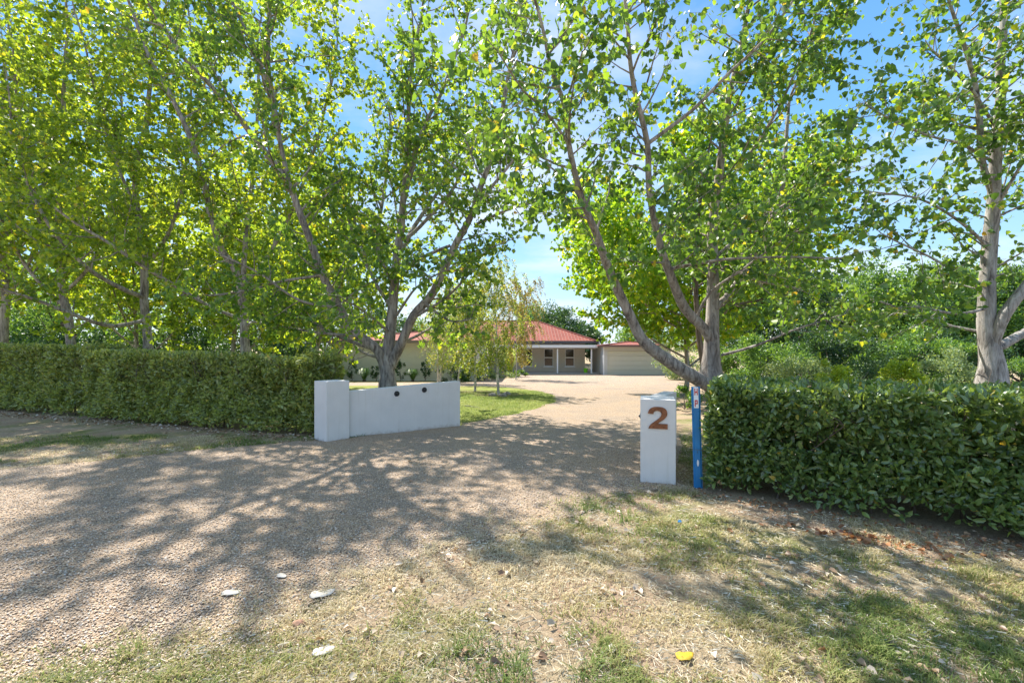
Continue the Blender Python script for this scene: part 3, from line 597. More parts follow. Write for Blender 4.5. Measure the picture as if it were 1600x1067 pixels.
# trees behind the house and on the left
for i, (px, d, w_, h, mt, lab) in enumerate([
    (872, 60, 9, 7.6, DARKL, 'dark rounded tree rising behind the right end of the tiled roof'),
    (835, 66, 9, 8.4, MIDL, 'mid green tree behind the ridge of the tiled roof'),
    (905, 64, 7, 5.5, DARKL, 'low dark tree behind the gap between house and garage'),
    (700, 62, 10, 7.0, MIDL, 'mid green tree behind the left wing of the house'),
    (1010, 62, 9, 6.5, MIDL, 'mid green tree behind the garage roof'),
    (590, 55, 9, 7.0, DARKL, 'dark tree behind the left part of the house')]):
    shrub('background_tree', lab, 'tree', px, d, w_, h, mt, 9000, .30, 260 + i, 'trees behind the house', clumps=60, trunk=.2, zoff=.8)
for i, (X, d, w_, h) in enumerate([(-15.5, 31, 8, 7.5), (-22.5, 30, 9, 8), (-30, 31, 9, 8.5), (-38, 33, 10, 9)]):
    shrub('background_tree', ['mid green tree in the backdrop touching the left end of the house', 'mid green tree in the backdrop seen above the middle of the left hedge', 'mid green tree in the backdrop above the left part of the hedge', 'mid green tree in the backdrop at the far left edge'][i], 'tree', 0, d, w_, h, MIDL, 11000, .24, 280 + i, 'backdrop trees behind the left hedge', clumps=60, trunk=.2, zoff=.2, X=X)

# birches on the lawn
def birch(label, px, d, topy, w_, mat, n, seed, pz=.4, lean=0.0, stems=1, r=.055, group='birches on the lawn'):
    R = np.random.default_rng(seed); random.seed(seed); b = GX(px, d); root = empty('birch_tree', b, label, 'tree', group); H = (EYE - (topy - HY) / F * d) - b.z
    T = Tree(); lp = []
    for s in range(stems):
        tp = walk(b + Vector((.14 * s, 0, -.05)), Vector((lean + .05 * s, 0, 1)), H * .97, 12, .035, .02); T.tube(tp, [r * (1 - .078 * i) for i in range(13)], 8)
        for k in range(34):
            f = .22 + .76 * k / 34; i = min(int(f * 12), 11); p = tp[i].lerp(tp[i + 1], f * 12 - i); an = k * 2.4 + R.random(); env = math.sin(math.pi * min(1, (1 - f) * 1.05 + .12)) ** .7
            ln = w_ * .5 * env * R.uniform(.6, 1.15) + .15
            bp = walk(p, Vector((math.cos(an), math.sin(an), .75)), ln, 4, .12, .0); T.tube(bp, [.012 * (1 - .2 * j) for j in range(5)], 4)
            for q in bp[1:]:
                for _ in range(3):
                    dl = R.uniform(.25, .8) * pz * (1.6 if q is bp[-1] else 1); hp = walk(q + rv(.06), Vector((math.cos(an) * .4, math.sin(an) * .4, -.6)), dl, 3, .12, -.25)
                    if random.random() < .6: T.tube(hp, [.0035, .003, .0025, .0015], 3)
                    lp += [(hp, 1)]
    npmesh('trunk', np.concatenate(T.V), T.Fc, BBARK, root, True)
    k = R.integers(0, len(lp), n); f = R.random(n) * 2.99; A = np.array([[tuple(v) for v in h[0]] for h in lp]); i = f.astype(int); ff = (f - i)[:, None]
    pos = A[k, i] * (1 - ff) + A[k, i + 1] * ff + R.normal(0, .035, (n, 3))
    leaves('crown', pos, R.normal(0, .6, (n, 3)) + np.array([0, 0, -.6]), R.normal(0, 1, (n, 3)), .058 * R.uniform(.6, 1.4, n), mat, root, HEART)
birch('slender birch with airy crown on the lawn, nearest the drive', 779, 17.5, 396, 2.9, BIRCH, 8500, 301, .8)
birch('birch second from the drive, with dense yellow green crown', 742, 19.2, 446, 3.1, BIRCH, 10500, 302, .8)
birch('birch with leaning pale trunk third from the drive', 716, 25.3, 452, 3.3, BIRCH, 8000, 303, 1.0, -.06)
birch('twin stemmed birch furthest left on the lawn by the wing wall end', 684, 26.7, 462, 3.6, BIRCH, 9000, 304, 1.0, 0, 2)
birch('large browning birch whose crown hangs across the tiled roof and verandah', 806, 30.5, 440, 4.0, BROWNB, 19000, 305, 1.3, .03, 1, .05)

# ------------------------------------------------------------------ hedges
def hedge(name, label, A, B, thick, hA, hB, mat, n, leaf, seed, back=1, open_start=True):
    """front-foot line A->B; thickness goes away from the camera"""
    R = np.random.default_rng(seed); A = Vector((*A, 0)); B = Vector((*B, 0)); u = (B - A); Ln = u.length; u.normalize(); v = Vector((-u.y, u.x, 0)) * back
    root = empty(name, (A + B) / 2 + v * thick / 2, label, 'hedge'); root.location.z = 0
    def shape(s, t, zf):                          # s along 0..Ln, t depth 0..thick, z
        return s, t, zf
    # surfaces: front, top, back, start end, far end
    areas = np.array([Ln * 1.3 * 1.5, Ln * thick * 1.1, Ln * .5, thick * 1.3 * 1.6, thick * 1.3]); fs = R.choice(5, n, p=areas / areas.sum())
    s = R.random(n) * Ln; t = R.random(n) * thick; zf = R.random(n) ** .9
    dep = np.abs(R.normal(0, .10, n)) ; nr = np.zeros((n, 3))
    bul = lambda a, b, o: (fnoise(a, b, 1.1, o) - .5) * .30 + (fnoise(a, b, 4, o + 4) - .5) * .22
    H = hA + (hB - hA) * s / Ln
    m = fs == 0; t[m] = dep[m] - bul(s[m], zf[m] * 1.3, 0) + .10 * np.maximum(0, zf[m] - .86) / .14 ; nr[m] = (0, -1, 0)
    m = fs == 1; zf[m] = 1 - dep[m] / 1.2 + bul(s[m], t[m], 9) * .35; nr[m] = (0, 0, 1)
    m = fs == 2; t[m] = thick - dep[m]; nr[m] = (0, 1, 0)
    m = fs == 3; s[m] = dep[m] - bul(t[m], zf[m] * 1.3, 17); nr[m] = (-1, 0, 0)
    m = fs == 4; s[m] = Ln - dep[m]; nr[m] = (1, 0, 0)
    # thin out near the foot so stems and soil show
    keep = R.random(n) < np.clip(.45 + zf * 5, 0, 1); keep &= ~((fnoise(s, zf * 1.3, 2.6, 31) < .40) & (R.random(n) < .85))
    s, t, zf, nr, H = s[keep], t[keep], zf[keep], nr[keep], H[keep]; n = len(s)
    U = np.array(u); V_ = np.array(v); pos = np.array(A) + s[:, None] * U + t[:, None] * V_; z = .05 + zf * (H - .05); pos[:, 2] = z + ztv(pos[:, 1])
    wn_ = nr[:, 0:1] * U + nr[:, 1:2] * V_ + nr[:, 2:3] * np.array([0, 0, 1.])
    tip = unit(wn_ * .55 + R.normal(0, .55, (n, 3)) + np.array([0, 0, .25])); no = unit(wn_ * .7 + R.normal(0, .5, (n, 3)) + np.array([0, 0, .45]))
    leaves('foliage', pos, tip, no, leaf * R.uniform(.45, 1.35, n), mat, root, OVAL)
    T = Tree(); random.seed(seed)
    for k in range(int(Ln * 7)):
        p = A + u * (Ln * random.random()) + v * (thick * random.uniform(.15, .85)); p.z = zt(p.y) - .03
        hh = hA + (hB - hA) * ((p - A).dot(u) / Ln)
        bp = walk(p, Vector((random.uniform(-.2, .2), random.uniform(-.2, .2), 1)), hh * .93, 6, .12, .08); T.tube(bp, [.014 * (1 - .12 * i) for i in range(7)], 5)
        for q in bp[2:]:
            for _ in range(2): T.tube(walk(q, Vector((random.uniform(-1, 1), random.uniform(-1, 1), .5)), .38, 3, .2, .02), [.005, .004, .003, .002], 3)
    npmesh('stems', np.concatenate(T.V), T.Fc, BARKD, root, True)
    # sparse inner leaves keep the heart dense
    k = int(n * .3); s2 = R.random(k) * Ln; t2 = R.uniform(.15, .85, k) * thick; z2 = R.uniform(.12, .93, k); H2 = hA + (hB - hA) * s2 / Ln
    pos = np.array(A) + s2[:, None] * U + t2[:, None] * V_; pos[:, 2] = z2 * H2 + ztv(pos[:, 1])
    leaves('inner_foliage', pos, R.normal(0, 1, (k, 3)), R.normal(0, 1, (k, 3)), leaf * 1.5 * R.uniform(.7, 1.2, k), mat, root, OVAL)
    return root
hedge('clipped_hedge', 'long clipped hedge of large glossy leaves to the right of the blue post', (2.12, 4.95), (5.9, 2.5), 1.35, 1.16, 1.21, HEDGE, 50000, .070, 401)
hedge('clipped_hedge', 'clipped small leaved olive green hedge directly left of the white end pillar', (-3.55, 7.95), (-9.75, 10.34), .8, 1.37, 1.57, HEDGEL, 48000, .078, 402, back=-1)
hedge('clipped_hedge', 'darker end of the clipped hedge run at the left edge, set back past a seam', (-9.9, 10.62), (-16.2, 13.05), .8, 1.64, 1.80, HEDGEL, 42000, .085, 403, back=-1)

# ------------------------------------------------------------------ entrance pillars and wing walls
def pillar_and_wing(name, label, cat):
    return None
lp_root = empty('entrance_wall', (-2.9, 7.7, 0), 'low white rendered wing wall with square end pillar and two black caps beside the left hedge', 'wall')
# left pillar
cA = P(510, 690, 7.62); cB = P(546, 684, 7.98)
a0 = Vector((-3.11, 7.55)); a1 = Vector((-2.87, 7.86)) 
f0 = Vector((-3.07, 7.52)); f1 = Vector((-2.83, 7.93)); 
def vsub(a, b): return (a[0]-b[0], a[1]-b[1])
PX = lambda px, d: (px - CX) / F * d
c_front = Vector((PX(510, 7.55), 7.55)); c_right = Vector((PX(546, 7.85), 7.85)); c_left = Vector((PX(491, 7.78), 7.78)); c_back = c_left + (c_right - c_front)
MB().vprism([c_front, c_right, c_back, c_left], -.1, 1.0).build('pillar', WHITE, lp_root, .006)
wA = Vector((PX(545.5, 7.93), 7.93)); wB = Vector((PX(719, 9.28), 9.28)); wd = (wB - wA).normalized(); wn2 = Vector((-wd.y, wd.x)) * .2
MB().vprism([wA, wB, wB + wn2, wA + wn2], -.15, [.80, .875, .875, .80]).build('wing_wall', WHITE, lp_root, .005)
def disc(root, c, nrm, r, name='cap'):
    bm = bmesh.new(); M = Matrix.Translation(c) @ Vector(nrm).to_track_quat('Z', 'Y').to_matrix().to_4x4()
    bmesh.ops.create_cone(bm, cap_ends=True, segments=24, radius1=r, radius2=r * .85, depth=.022, matrix=M)
    bmesh.ops.create_cone(bm, cap_ends=True, segments=16, radius1=r * .5, radius2=r * .3, depth=.014, matrix=M @ Matrix.Translation((0, 0, .0185)))
    me = bpy.data.meshes.new(name); bm.to_mesh(me); bm.free(); return link(name, me, BLACK, root, False)
nw = Vector((wd.y, -wd.x, 0))
for px, py in ((620, 615), (663, 609)):
    k = (px - CX) / F; # intersect ray with wall plane
    A3 = Vector((wA.x, wA.y, 0)); dr = Vector((k, 1, -(py - HY) / F)); tt = (A3 - Vector((0, 0, EYE))).dot(nw) / dr.dot(nw); p = Vector((0, 0, EYE)) + dr * tt
    disc(lp_root, p + nw * .011, nw, .052)
# right pillar
rp_root = empty('entrance_wall', (1.75, 5.4, 0), 'white rendered pillar with rusty number two and wing wall beside the blue post', 'wall')
q0 = Vector((PX(1000.5, 5.33), 5.33)); q1 = Vector((PX(1056, 5.22), 5.22)); ax = (q1 - q0).normalized(); q3n = Vector((-ax.y, ax.x)) * .42
ww0 = q0 + q3n; ww1 = q1 + q3n
MB().vprism([q0, q1, ww1, ww0], -.1, .975).build('pillar', WHITE, rp_root, .006)
e1 = Vector((PX(1057, 7.3), 7.3)); e0 = Vector((PX(1037, 7.42), 7.42)); s1 = Vector((PX(1029, 5.76), 5.765)); dirw = (e1 - s1).normalized(); perp = Vector((-dirw.y, dirw.x)) * .2
MB().vprism([s1, e1, e1 + perp, s1 + perp], -.15, [.93, .862, .862, .93]).build('wing_wall', WHITE, rp_root, .005)
GL = [(347,340),(390,344),(393,330),(402,321),(420,317),(438,321),(448,333),(450,346),(446,360),(434,374),(415,390),(395,405),(375,420),(360,437),(352,457),(497,457),(497,418),(424,418),(432,410),(450,396),(470,382),(485,366),(493,350),(495,335),(490,314),(478,299),(458,290),(425,287),(395,289),(370,299),(355,316)]
M2 = Matrix.Translation((q0.x, q0.y, 0)) @ Matrix.Rotation(math.atan2(ax.y, ax.x), 4, 'Z')
pw = (q1 - q0).length
def glyphpt(x, y): return ((x - 290) / (558 - 290) * pw + .0, .975 - (y - 232) / (875 - 232) * .975 * .985)
MB().prism([glyphpt(*p) for p in GL][::-1], -.014, -.001, M2).build('number_two', RUST, rp_root)
disc(rp_root, Vector((q0.x, q0.y, 0)) + Vector((q3n.x, q3n.y, 0)) * .3 + Vector((0, 0, .76)) + Vector((ax.x, ax.y, 0)) * .004, (-ax.x, -ax.y, 0), .035)

# ------------------------------------------------------------------ blue marker post
hp = empty('marker_post', (PX(1091, 5.12), 5.12, 0), 'blue steel marker post with red letters H and P at the hedge end', 'post')
Mp = Matrix.Translation(hp.location) @ Matrix.Rotation(math.radians(-14), 4, 'Z') @ Matrix.Rotation(math.radians(-1.4), 4, 'Y')
prof = [(-.047, .0), (-.036, .0), (-.028, -.016), (.028, -.016), (.036, .0), (.047, .0), (.047, .004), (.033, .004), (.025, -.012), (-.025, -.012), (-.033, .004), (-.047, .004)]
mbp = MB(); n = len(prof); vs = [Mp @ Vector((x, y, -.1)) for x, y in prof] + [Mp @ Vector((x, y, 1.14)) for x, y in prof]
mbp.add(vs, [tuple(range(n)), tuple(range(2*n-1, n-1, -1))] + [(i, i+n, (i+1) % n + n, (i+1) % n) for i in range(n)]).build('post', BLUE, hp)
stk = MB().box(-.025, .025, -.0185, -.0165, .90, 1.135, Mp).build('sticker', STICK, hp)
H_ = MB().prism([(-.017,1.045),(-.008,1.045),(-.008,1.072),(.008,1.072),(.008,1.045),(.017,1.045),(.017,1.12),(.008,1.12),(.008,1.086),(-.008,1.086),(-.008,1.12),(-.017,1.12)], -.0215, -.0188, Mp)
o = H_.build('letter_h', RED, stk); o.parent = stk; o.matrix_parent_inverse = Matrix.Identity(4)
P_ = MB().box(-.016, -.007, -.0215, -.0188, .915, .99, Mp).box(-.0069, .006, -.0215, -.0188, .976, .99, Mp).box(-.0069, .006, -.0215, -.0188, .944, .957, Mp).box(.0061, .015, -.0215, -.0188, .944, .99, Mp)
o = P_.build('letter_p', RED, stk); o.parent = stk; o.matrix_parent_inverse = Matrix.Identity(4)
for ob in (stk,): ob.matrix_parent_inverse = Matrix.Translation(-hp.location)
el = MB(); el.prism([(.001 + .011 * math.cos(t_ / 20 * 2 * math.pi), .285 + .037 * math.sin(t_ / 20 * 2 * math.pi)) for t_ in range(20)][::-1], -.0195, -.0165, Mp).build('oval_label', STICK, hp)
MB().box(-.002, .002, -.0195, -.0165, .395, .42, Mp).build('slot', BLACK, hp)

# ------------------------------------------------------------------ house
def hip(mb_name, x0, x1, y0, y1, ze, zr, mat, parent, over=.5):
    x0 -= over; x1 += over; y0 -= over; y1 += over; hy = (y1 - y0) / 2; rx0 = min(x0 + hy, (x0 + x1) / 2 - .01); rx1 = max(x1 - hy, (x0 + x1) / 2 + .01); ym = (y0 + y1) / 2
    vs = [(x0, y0, ze), (x1, y0, ze), (x1, y1, ze), (x0, y1, ze), (rx0, ym, zr), (rx1, ym, zr)]; fs = [(0, 1, 5, 4), (1, 2, 5), (2, 3, 4, 5), (3, 0, 4), (0, 3, 2, 1)]
    me = bpy.data.meshes.new(mb_name); me.from_pydata(vs, [], fs); uv = me.uv_layers.new(name='UVMap')
    for p in me.polygons:
        nn = p.normal; h = Vector((-nn.y, nn.x, 0)); h = h.normalized() if h.length > .01 else Vector((1, 0, 0)); dn = nn.cross(h)
        for li in p.loop_indices: c = me.vertices[me.loops[li].vertex_index].co; uv.data[li].uv = (c.dot(h), c.dot(dn))
    ro = link(mb_name, me, mat, parent)
    r = MB()                                       # ridge and hip capping
    def cap(a, b):
        a = Vector(a); b = Vector(b); q = (b - a).to_track_quat('Y', 'Z').to_matrix().to_4x4(); r.box(-.09, .09, 0, (b - a).length, -.03, .07, Matrix.Translation(a) @ q)
    cap(vs[4], vs[5]); cap(vs[1], vs[5]); cap(vs[0], vs[4]); r.build('ridge_cap', TILE if False else RIDGE, ro); 
    return ro
RIDGE = plain('ridge_tile', (.27, .075, .05), .6, 6, .15)
house = empty('house', (1, 43.5, zt(43)), 'single storey cream house with red tiled hip roof and posts along the verandah', 'house')
zb = -.992
W0, W1, WY = -2.3, PX(914, 43.5), 43.5
hw = MB()
# main wall with real window openings
wins = [(PX(818, WY), PX(832, WY)), (PX(850, WY), PX(864.5, WY)), (PX(883, WY), PX(897.5, WY))]
wz0, wz1 = zb + .62, zb + 2.28
xs = [W0] + [c for w_ in wins for c in w_] + [W1]
for i in range(0, len(xs), 2): hw.box(xs[i], xs[i + 1], WY, WY + .25, zb - .1, zb + 2.95)
for a_, b_ in wins: hw.box(a_, b_, WY, WY + .25, zb - .1, wz0); hw.box(a_, b_, WY, WY + .25, wz1, zb + 2.95)
hw.box(W1 - .25, W1, WY + .25, 51, zb - .1, zb + 2.95); hw.box(W0, W1 - .25, 50.75, 51, zb - .1, zb + 2.95)
hw.build('wall', VWALL, house)
for a_, b_ in wins:
    f = MB(); t_ = .06
    f.box(a_, a_ + t_, WY + .05, WY + .15, wz0, wz1).box(b_ - t_, b_, WY + .05, WY + .15, wz0, wz1).box(a_ + t_, b_ - t_, WY + .05, WY + .15, wz1 - t_, wz1).box(a_ + t_, b_ - t_, WY + .05, WY + .15, wz0, wz0 + t_).box(a_ + t_, b_ - t_, WY + .04, WY + .15, (wz0 + wz1) / 2 - .05, (wz0 + wz1) / 2 + .05)
    fo = f.build('window', TRIM, house)
    go = MB().box(a_ + t_, b_ - t_, WY + .09, WY + .11, wz0 + t_, (wz0 + wz1) / 2 - .05).box(a_ + t_, b_ - t_, WY + .09, WY + .11, (wz0 + wz1) / 2 + .05, wz1 - t_).build('pane', GLASS, fo)
    si = MB().box(a_ - .08, b_ + .08, WY - .07, WY - .002, wz0 - .09, wz0 - .01).build('sill', TRIM, fo)
hip('roof', W0 - 6, W1 + .6, 42.9, 53, zb + 3.0, zb + 5.2, TILE, house, .4)
MB().box(W0 - 6.4, W1 + 1.05, 42.38, 42.49, zb + 2.82, zb + 3.04).box(W1 + 1.01, W1 + 1.1, 42.5, 53, zb + 2.82, zb + 3.04).build('gutter', DGUT, house)
MB().box(W0 + .05, W1 + .75, 41.05, 43.3, zb + 2.52, zb + 2.60).box(W0 + .05, W1 + .75, 40.98, 41.04, zb + 2.40, zb + 2.66).build('verandah_roof', TRIM, house)
MB().box(W0 + .05, W1 + .7, 41.2, 41.32, zb + 2.30, zb + 2.515).build('verandah_beam', plain('taupe_beam_paint', (.30, .25, .22), .6), house)
for px in (763, 817, 871, 924):
    x = PX(px, 41.26); MB().box(x - .06, x + .06, 41.2, 41.32, zb - .05, zb + 2.295).build('verandah_post', TRIM, house)
MB().box(W0 + .05, W1 + .9, 41.0, 43.49, zb - .2, zb + .11).build('verandah_floor', CONC, house)
# left wing
LX0, LX1, LY0, LY1 = PX(514, 29.2), -2.36, 29.2, 43.45
zl = zt(29.2)
MB().box(LX0, LX1, LY0, LY1, zb - .1, zl + 2.50).build('wing_wall', CREAM, house)
hip('wing_roof', LX0, LX1, LY0, LY1 - 1, zl + 2.56, zl + 3.35, TILE, house, .35)
MB().box(LX0 - .42, LX1 + .42, LY0 - .45, LY0 - .352, zl + 2.42, zl + 2.6).box(LX1 + .352, LX1 + .44, LY0 - .35, LY1 - 1, zl + 2.42, zl + 2.6).build('gutter', plain('taupe_gutter', (.22, .18, .16), .5), house)
# garage
gar = empty('garage', (11.2, 42.9, zb), 'attached garage with wide cream panelled door and low red tiled roof', 'garage')
GX0, GX1, GY = PX(943, 40), PX(1048, 40), 40.0
dx0, dx1, dz = PX(949, 40), PX(1041, 40), zb + 2.14
MB().box(GX0 - .0, dx0, GY, GY + .3, zb - .1, zb + 2.5).box(dx1, GX1, GY, GY + .3, zb - .1, zb + 2.5).box(dx0, dx1, GY, GY + .3, dz, zb + 2.5).box(GX0, GX0 + .25, GY + .3, 45.9, zb - .1, zb + 2.5).box(GX1 - .25, GX1, GY + .3, 46, zb - .1, zb + 2.5).box(GX0 + .25, GX1 - .25, 45.7, 46, zb - .1, zb + 2.5).build('wall', plain('cream_grey_wall', (.60, .59, .55), .85, 2, .03), gar)
dm = MB(); ph = 2.12 / 5
for i in range(5): dm.box(dx0 + .01, dx1 - .01, GY + .12, GY + .17, zb + .01 + i * ph, zb + i * ph + ph - .015)
dm.box(dx0 + .01, dx1 - .01, GY + .172, GY + .19, zb, dz - .01); dm.build('garage_door', DOOR, gar)
hip('roof', GX0, GX1, GY, 46, zb + 2.58, zb + 2.95, TILE, gar, .45)
MB().box(GX0 - .5, GX1 + .5, GY - .55, GY - .452, zb + 2.48, zb + 2.66).build('gutter', plain('brown_gutter_paint', (.16, .09, .08), .5), gar)
MB().box(GX0 - .05, GX0 + .05, GY - .12, GY - .02, zb, zb + 2.48).build('downpipe', TRIM, gar)
bn = empty('plastic_tub', (PX(915, 42.2), 42.2, zb + .11), 'lime green plastic tub on the verandah floor near the last post', 'tub')
bm = bmesh.new(); bmesh.ops.create_cone(bm, cap_ends=True, segments=20, radius1=.15, radius2=.2, depth=.36, matrix=Matrix.Translation((bn.location.x, 42.2, zb + .29))); me = bpy.data.meshes.new('tub_body'); bm.to_mesh(me); bm.free(); link('tub_body', me, LIME, bn)
MB().box(bn.location.x - .21, bn.location.x + .21, 42.0, 42.4, zb + .471, zb + .50).build('lid', LIME, bn, .01)

# ------------------------------------------------------------------ small garden plants
def strap(name, label, px, d, w_, h, n, seed, mat, group=None):
    R = np.random.default_rng(seed); b = GX(px, d); root = empty(name, b, label, 'plant', group)
    an = R.random(n) * 6.283; sp = R.uniform(.25, 1, n); hh = h * R.uniform(.6, 1.1, n); V = []
    c, s = np.cos(an), np.sin(an); rad = w_ / 2 * sp; wd_ = .016 * np.ones(n); side_ = np.stack([-s, c, 0 * s], 1)
    for f, zf in ((0, 0), (.35, .65), (.75, 1.0), (1.05, .72)):
        ctr = np.stack([b.x + c * rad * f, b.y + s * rad * f, b.z + hh * zf], 1); ww = (wd_ * (1 - .85 * f / 1.05))[:, None]; V += [ctr - side_ * ww, ctr + side_ * ww]
    V = np.stack(V, 1).reshape(-1, 3); base = (np.arange(n) * 8)[:, None]; Fc = np.concatenate([base + np.array([[2*i, 2*i+1, 2*i+3, 2*i+2]]) for i in range(3)])
    npmesh('foliage', V, Fc, mat, root)
    T = Tree(); T.tube([b, b + Vector((0, 0, h * .25))], [w_ * .12, w_ * .06], 8); npmesh('crown_base', np.concatenate(T.V), T.Fc, BARKD, root)
strap('strappy_plant', 'yellow green strappy clump at the left end of the cream house wall', 534, 27.9, 1.0, .75, 260, 501, GOLD, 'strappy clumps along the house wall')
strap('strappy_plant', 'mid green strappy clump between the left end clump and the poplar trunk', 569, 27.9, 1.15, .8, 300, 502, MIDL, 'strappy clumps along the house wall')
strap('strappy_plant', 'mid green strappy clump right of the poplar trunk along the house wall', 645, 27.9, 1.1, .75, 300, 503, MIDL, 'strappy clumps along the house wall')
strap('strappy_plant', 'tall yellow green strappy plant left of the first verandah post', 797, 36, 2.2, 2.1, 260, 504, GOLD)
for i, (px, h, lab) in enumerate([(550, 1.35, 'thin dark shrub on the house wall, second from its left end'), (588, 1.1, 'small dark shrub half hidden by the poplar fork'), (626, 1.4, 'thin dark shrub just right of the poplar trunk'), (664, 1.5, 'dark shrub at the right side of the cream wall')]):
    shrub('camellia_shrub', lab, 'shrub', px, 28.3, .62, h, DARKL, 420, .11, 520 + i, 'thin shrubs against the house wall', clumps=12, zoff=.15)
for i, (px, d, w_, h, mt, lab) in enumerate([
    (705, 27.8, 1.9, 1.15, DARKL, 'dark low bush by the house corner behind the birches'),
    (733, 28.4, 1.4, .9, MIDL, 'green low bush behind the second birch'),
    (757, 30, 1.6, .7, GREYL, 'grey green low bush at the house corner'),
    (790, 34, 1.9, .6, GREYL, 'low grey green bush at the verandah garden bed'),
    (812, 36.5, 1.2, .45, MIDL, 'low green bush by the first verandah post'),
    (1070, 12.4, .8, .62, MIDL, 'small leafy bush at the drive edge under the bowed limb'),
    (1160, 12, 1.6, .8, GREYL, 'pale green low bush behind the left part of the right hedge')]):
    shrub('garden_bush', lab, 'shrub', px, d, w_, h, mt, 1500, .07 if d < 20 else .1, 540 + i, None, clumps=16, zoff=-.05)
shrub('tall_screen_hedge', 'dark tall screening shrub against the left end of the house', 'shrub', 485, 27, 2.9, 2.3, DARKL, 6000, .13, 560, clumps=40, zoff=-.2)
for i, X in enumerate((-15.5, -19.5, -23.5, -27.5, -31.5)):
    shrub('tall_screen_shrub', ['dark screening shrub in the backdrop row, nearest the house', 'dark screening shrub in the backdrop row, second from the house', 'dark screening shrub in the backdrop row, third from the house', 'dark screening shrub in the backdrop row, fourth from the house', 'dark screening shrub in the backdrop row, farthest from the house'][i], 'shrub', 0, 27, 4.8, 3.1, DARKL, 6000, .16, 570 + i, 'screening shrubs behind the left trees', clumps=40, zoff=-.3, X=X)
# mulch circles and edging stones at the birches
for i, (px, py) in enumerate([(779, 617), (742, 612)]):
    b = G(px, py); n = 40
    ring = [(b.x + 1.0 * math.cos(k / n * 6.283) * (1 + .12 * math.sin(k * 1.7)), b.y + .9 * math.sin(k / n * 6.283)) for k in range(n)]
    o = sheet('garden_bed', ring, MULCH, .012)
def rock(name, label, c, r, seed, mat=None, group=None):
    bm = bmesh.new(); bmesh.ops.create_icosphere(bm, subdivisions=3, radius=1)
    for v in bm.verts: v.co *= 1 + .35 * mnoise.noise(v.co * 1.3 + Vector((seed, 0, 0))); v.co = Vector((v.co.x * r, v.co.y * r * .8, v.co.z * r * .55))
    me = bpy.data.meshes.new(name); bm.to_mesh(me); bm.free(); o = link(name, me, mat or STONE, None, True); o.location = c; return tag(o, label, 'stone', group)
for i, (px, py, lab) in enumerate([(793, 617, 'grey stone right of the nearest birch foot'), (770, 619, 'grey stone left of the nearest birch foot'), (786, 620, 'grey stone in front of the nearest birch foot')]):
    g = G(px, py); rock('edging_stone', lab, (g.x, g.y, g.z + .05), .15, i * 3.3, group='stones round the birch foot')

# ------------------------------------------------------------------ pebbles, grass, litter
def ico():
    bm = bmesh.new(); bmesh.ops.create_icosphere(bm, subdivisions=1, radius=1); v = np.array([tuple(a.co) for a in bm.verts]); f = np.array([[b.index for b in a.verts] for a in bm.faces]); bm.free(); return v, f
IV, IF = ico()
PEBM = leaf_mat('loose_pebble', rcol=(1, 1, 1), stops=PEB, trans=0, rough=.75, spec=.3)
def pebbles(name, n, ymax, poly, seed, s0, s1):
    R = np.random.default_rng(seed); y = 1.7 + (ymax - 1.7) * R.random(n) ** 1.6; x = R.uniform(-1.2, 1.2, n) * y; 
    ok = inside(poly, x + R.normal(0, .2, n), y + R.normal(0, .2, n) + .1) & (x < 3.5); x, y = x[ok], y[ok]; n = len(x)
    s = R.uniform(s0, s1, n); an = R.random(n) * 6.28; q = IV[None] * (1 + R.normal(0, .13, (n, 12, 1))) * np.stack([s, s * R.uniform(.6, .95, n), s * R.uniform(.4, .7, n)], 1)[:, None, :]
    c, sn = np.cos(an)[:, None], np.sin(an)[:, None]; V = np.stack([x[:, None] + q[..., 0] * c - q[..., 1] * sn, y[:, None] + q[..., 0] * sn + q[..., 1] * c, .011 + q[..., 2] + ztv(y)[:, None] + (s * .25)[:, None]], -1)
    Fc = (np.arange(n) * 12)[:, None, None] + IF[None]; o = npmesh(name, V.reshape(-1, 3), Fc.reshape(-1, 3), PEBM, None, True)
    return tag(o, 'tan and grey loose pebbles strewn over the gravel drive', 'gravel', kind='stuff')
pebbles('loose_gravel', 130000, 7.0, DRIVE, 601, .003, .0088)

GRASSM = tint_mat('verge_grass', [(0, (.12, .17, .045)), (.34, (.19, .235, .065)), (.55, (.27, .27, .095)), (.75, (.42, .35, .18)), (1, (.52, .45, .30))], .35)
HEDR = [(2.0, 5.0), (6.1, 2.3), (6.6, 3.6), (2.8, 6.2)]
HEDLp = [(-3.0, 7.75), (-15.0, 12.4), (-14.6, 13.7), (-2.5, 8.9)]
def blades(name, x, y, h, tint, seed, mat, label, wd=.0028):
    R = np.random.default_rng(seed); n = len(x); an = R.random(n) * 6.283; ln = R.uniform(.2, 1.7, n) * h; c, s = np.cos(an), np.sin(an); z = ztv(y)
    sx, sy = -s * wd * (.7 + y / 7), c * wd * (.7 + y / 7)
    p0 = np.stack([x, y, z], 1); p1 = np.stack([x + c * ln * .35, y + s * ln * .35, z + h * .6], 1); p2 = np.stack([x + c * ln, y + s * ln, z + h * R.uniform(.6, 1.05, n)], 1); sd = np.stack([sx, sy, 0 * sx], 1)
    V = np.stack([p0 - sd, p0 + sd, p1 + sd * .8, p1 - sd * .8, p2 + sd * .12, p2 - sd * .12], 1).reshape(-1, 3)
    b = (np.arange(n) * 6)[:, None]; Fc = np.concatenate([b + np.array([[0, 1, 2, 3]]), b + np.array([[3, 2, 4, 5]])])
    o = npmesh(name, V, Fc, mat, None, False, np.repeat(tint, 6)); return tag(o, label, 'grass', kind='stuff')
R = np.random.default_rng(77)
n = 520000; y = 1.6 + 6.5 * R.random(n) ** 1.5; x = R.uniform(-1.25, 1.25, n) * y
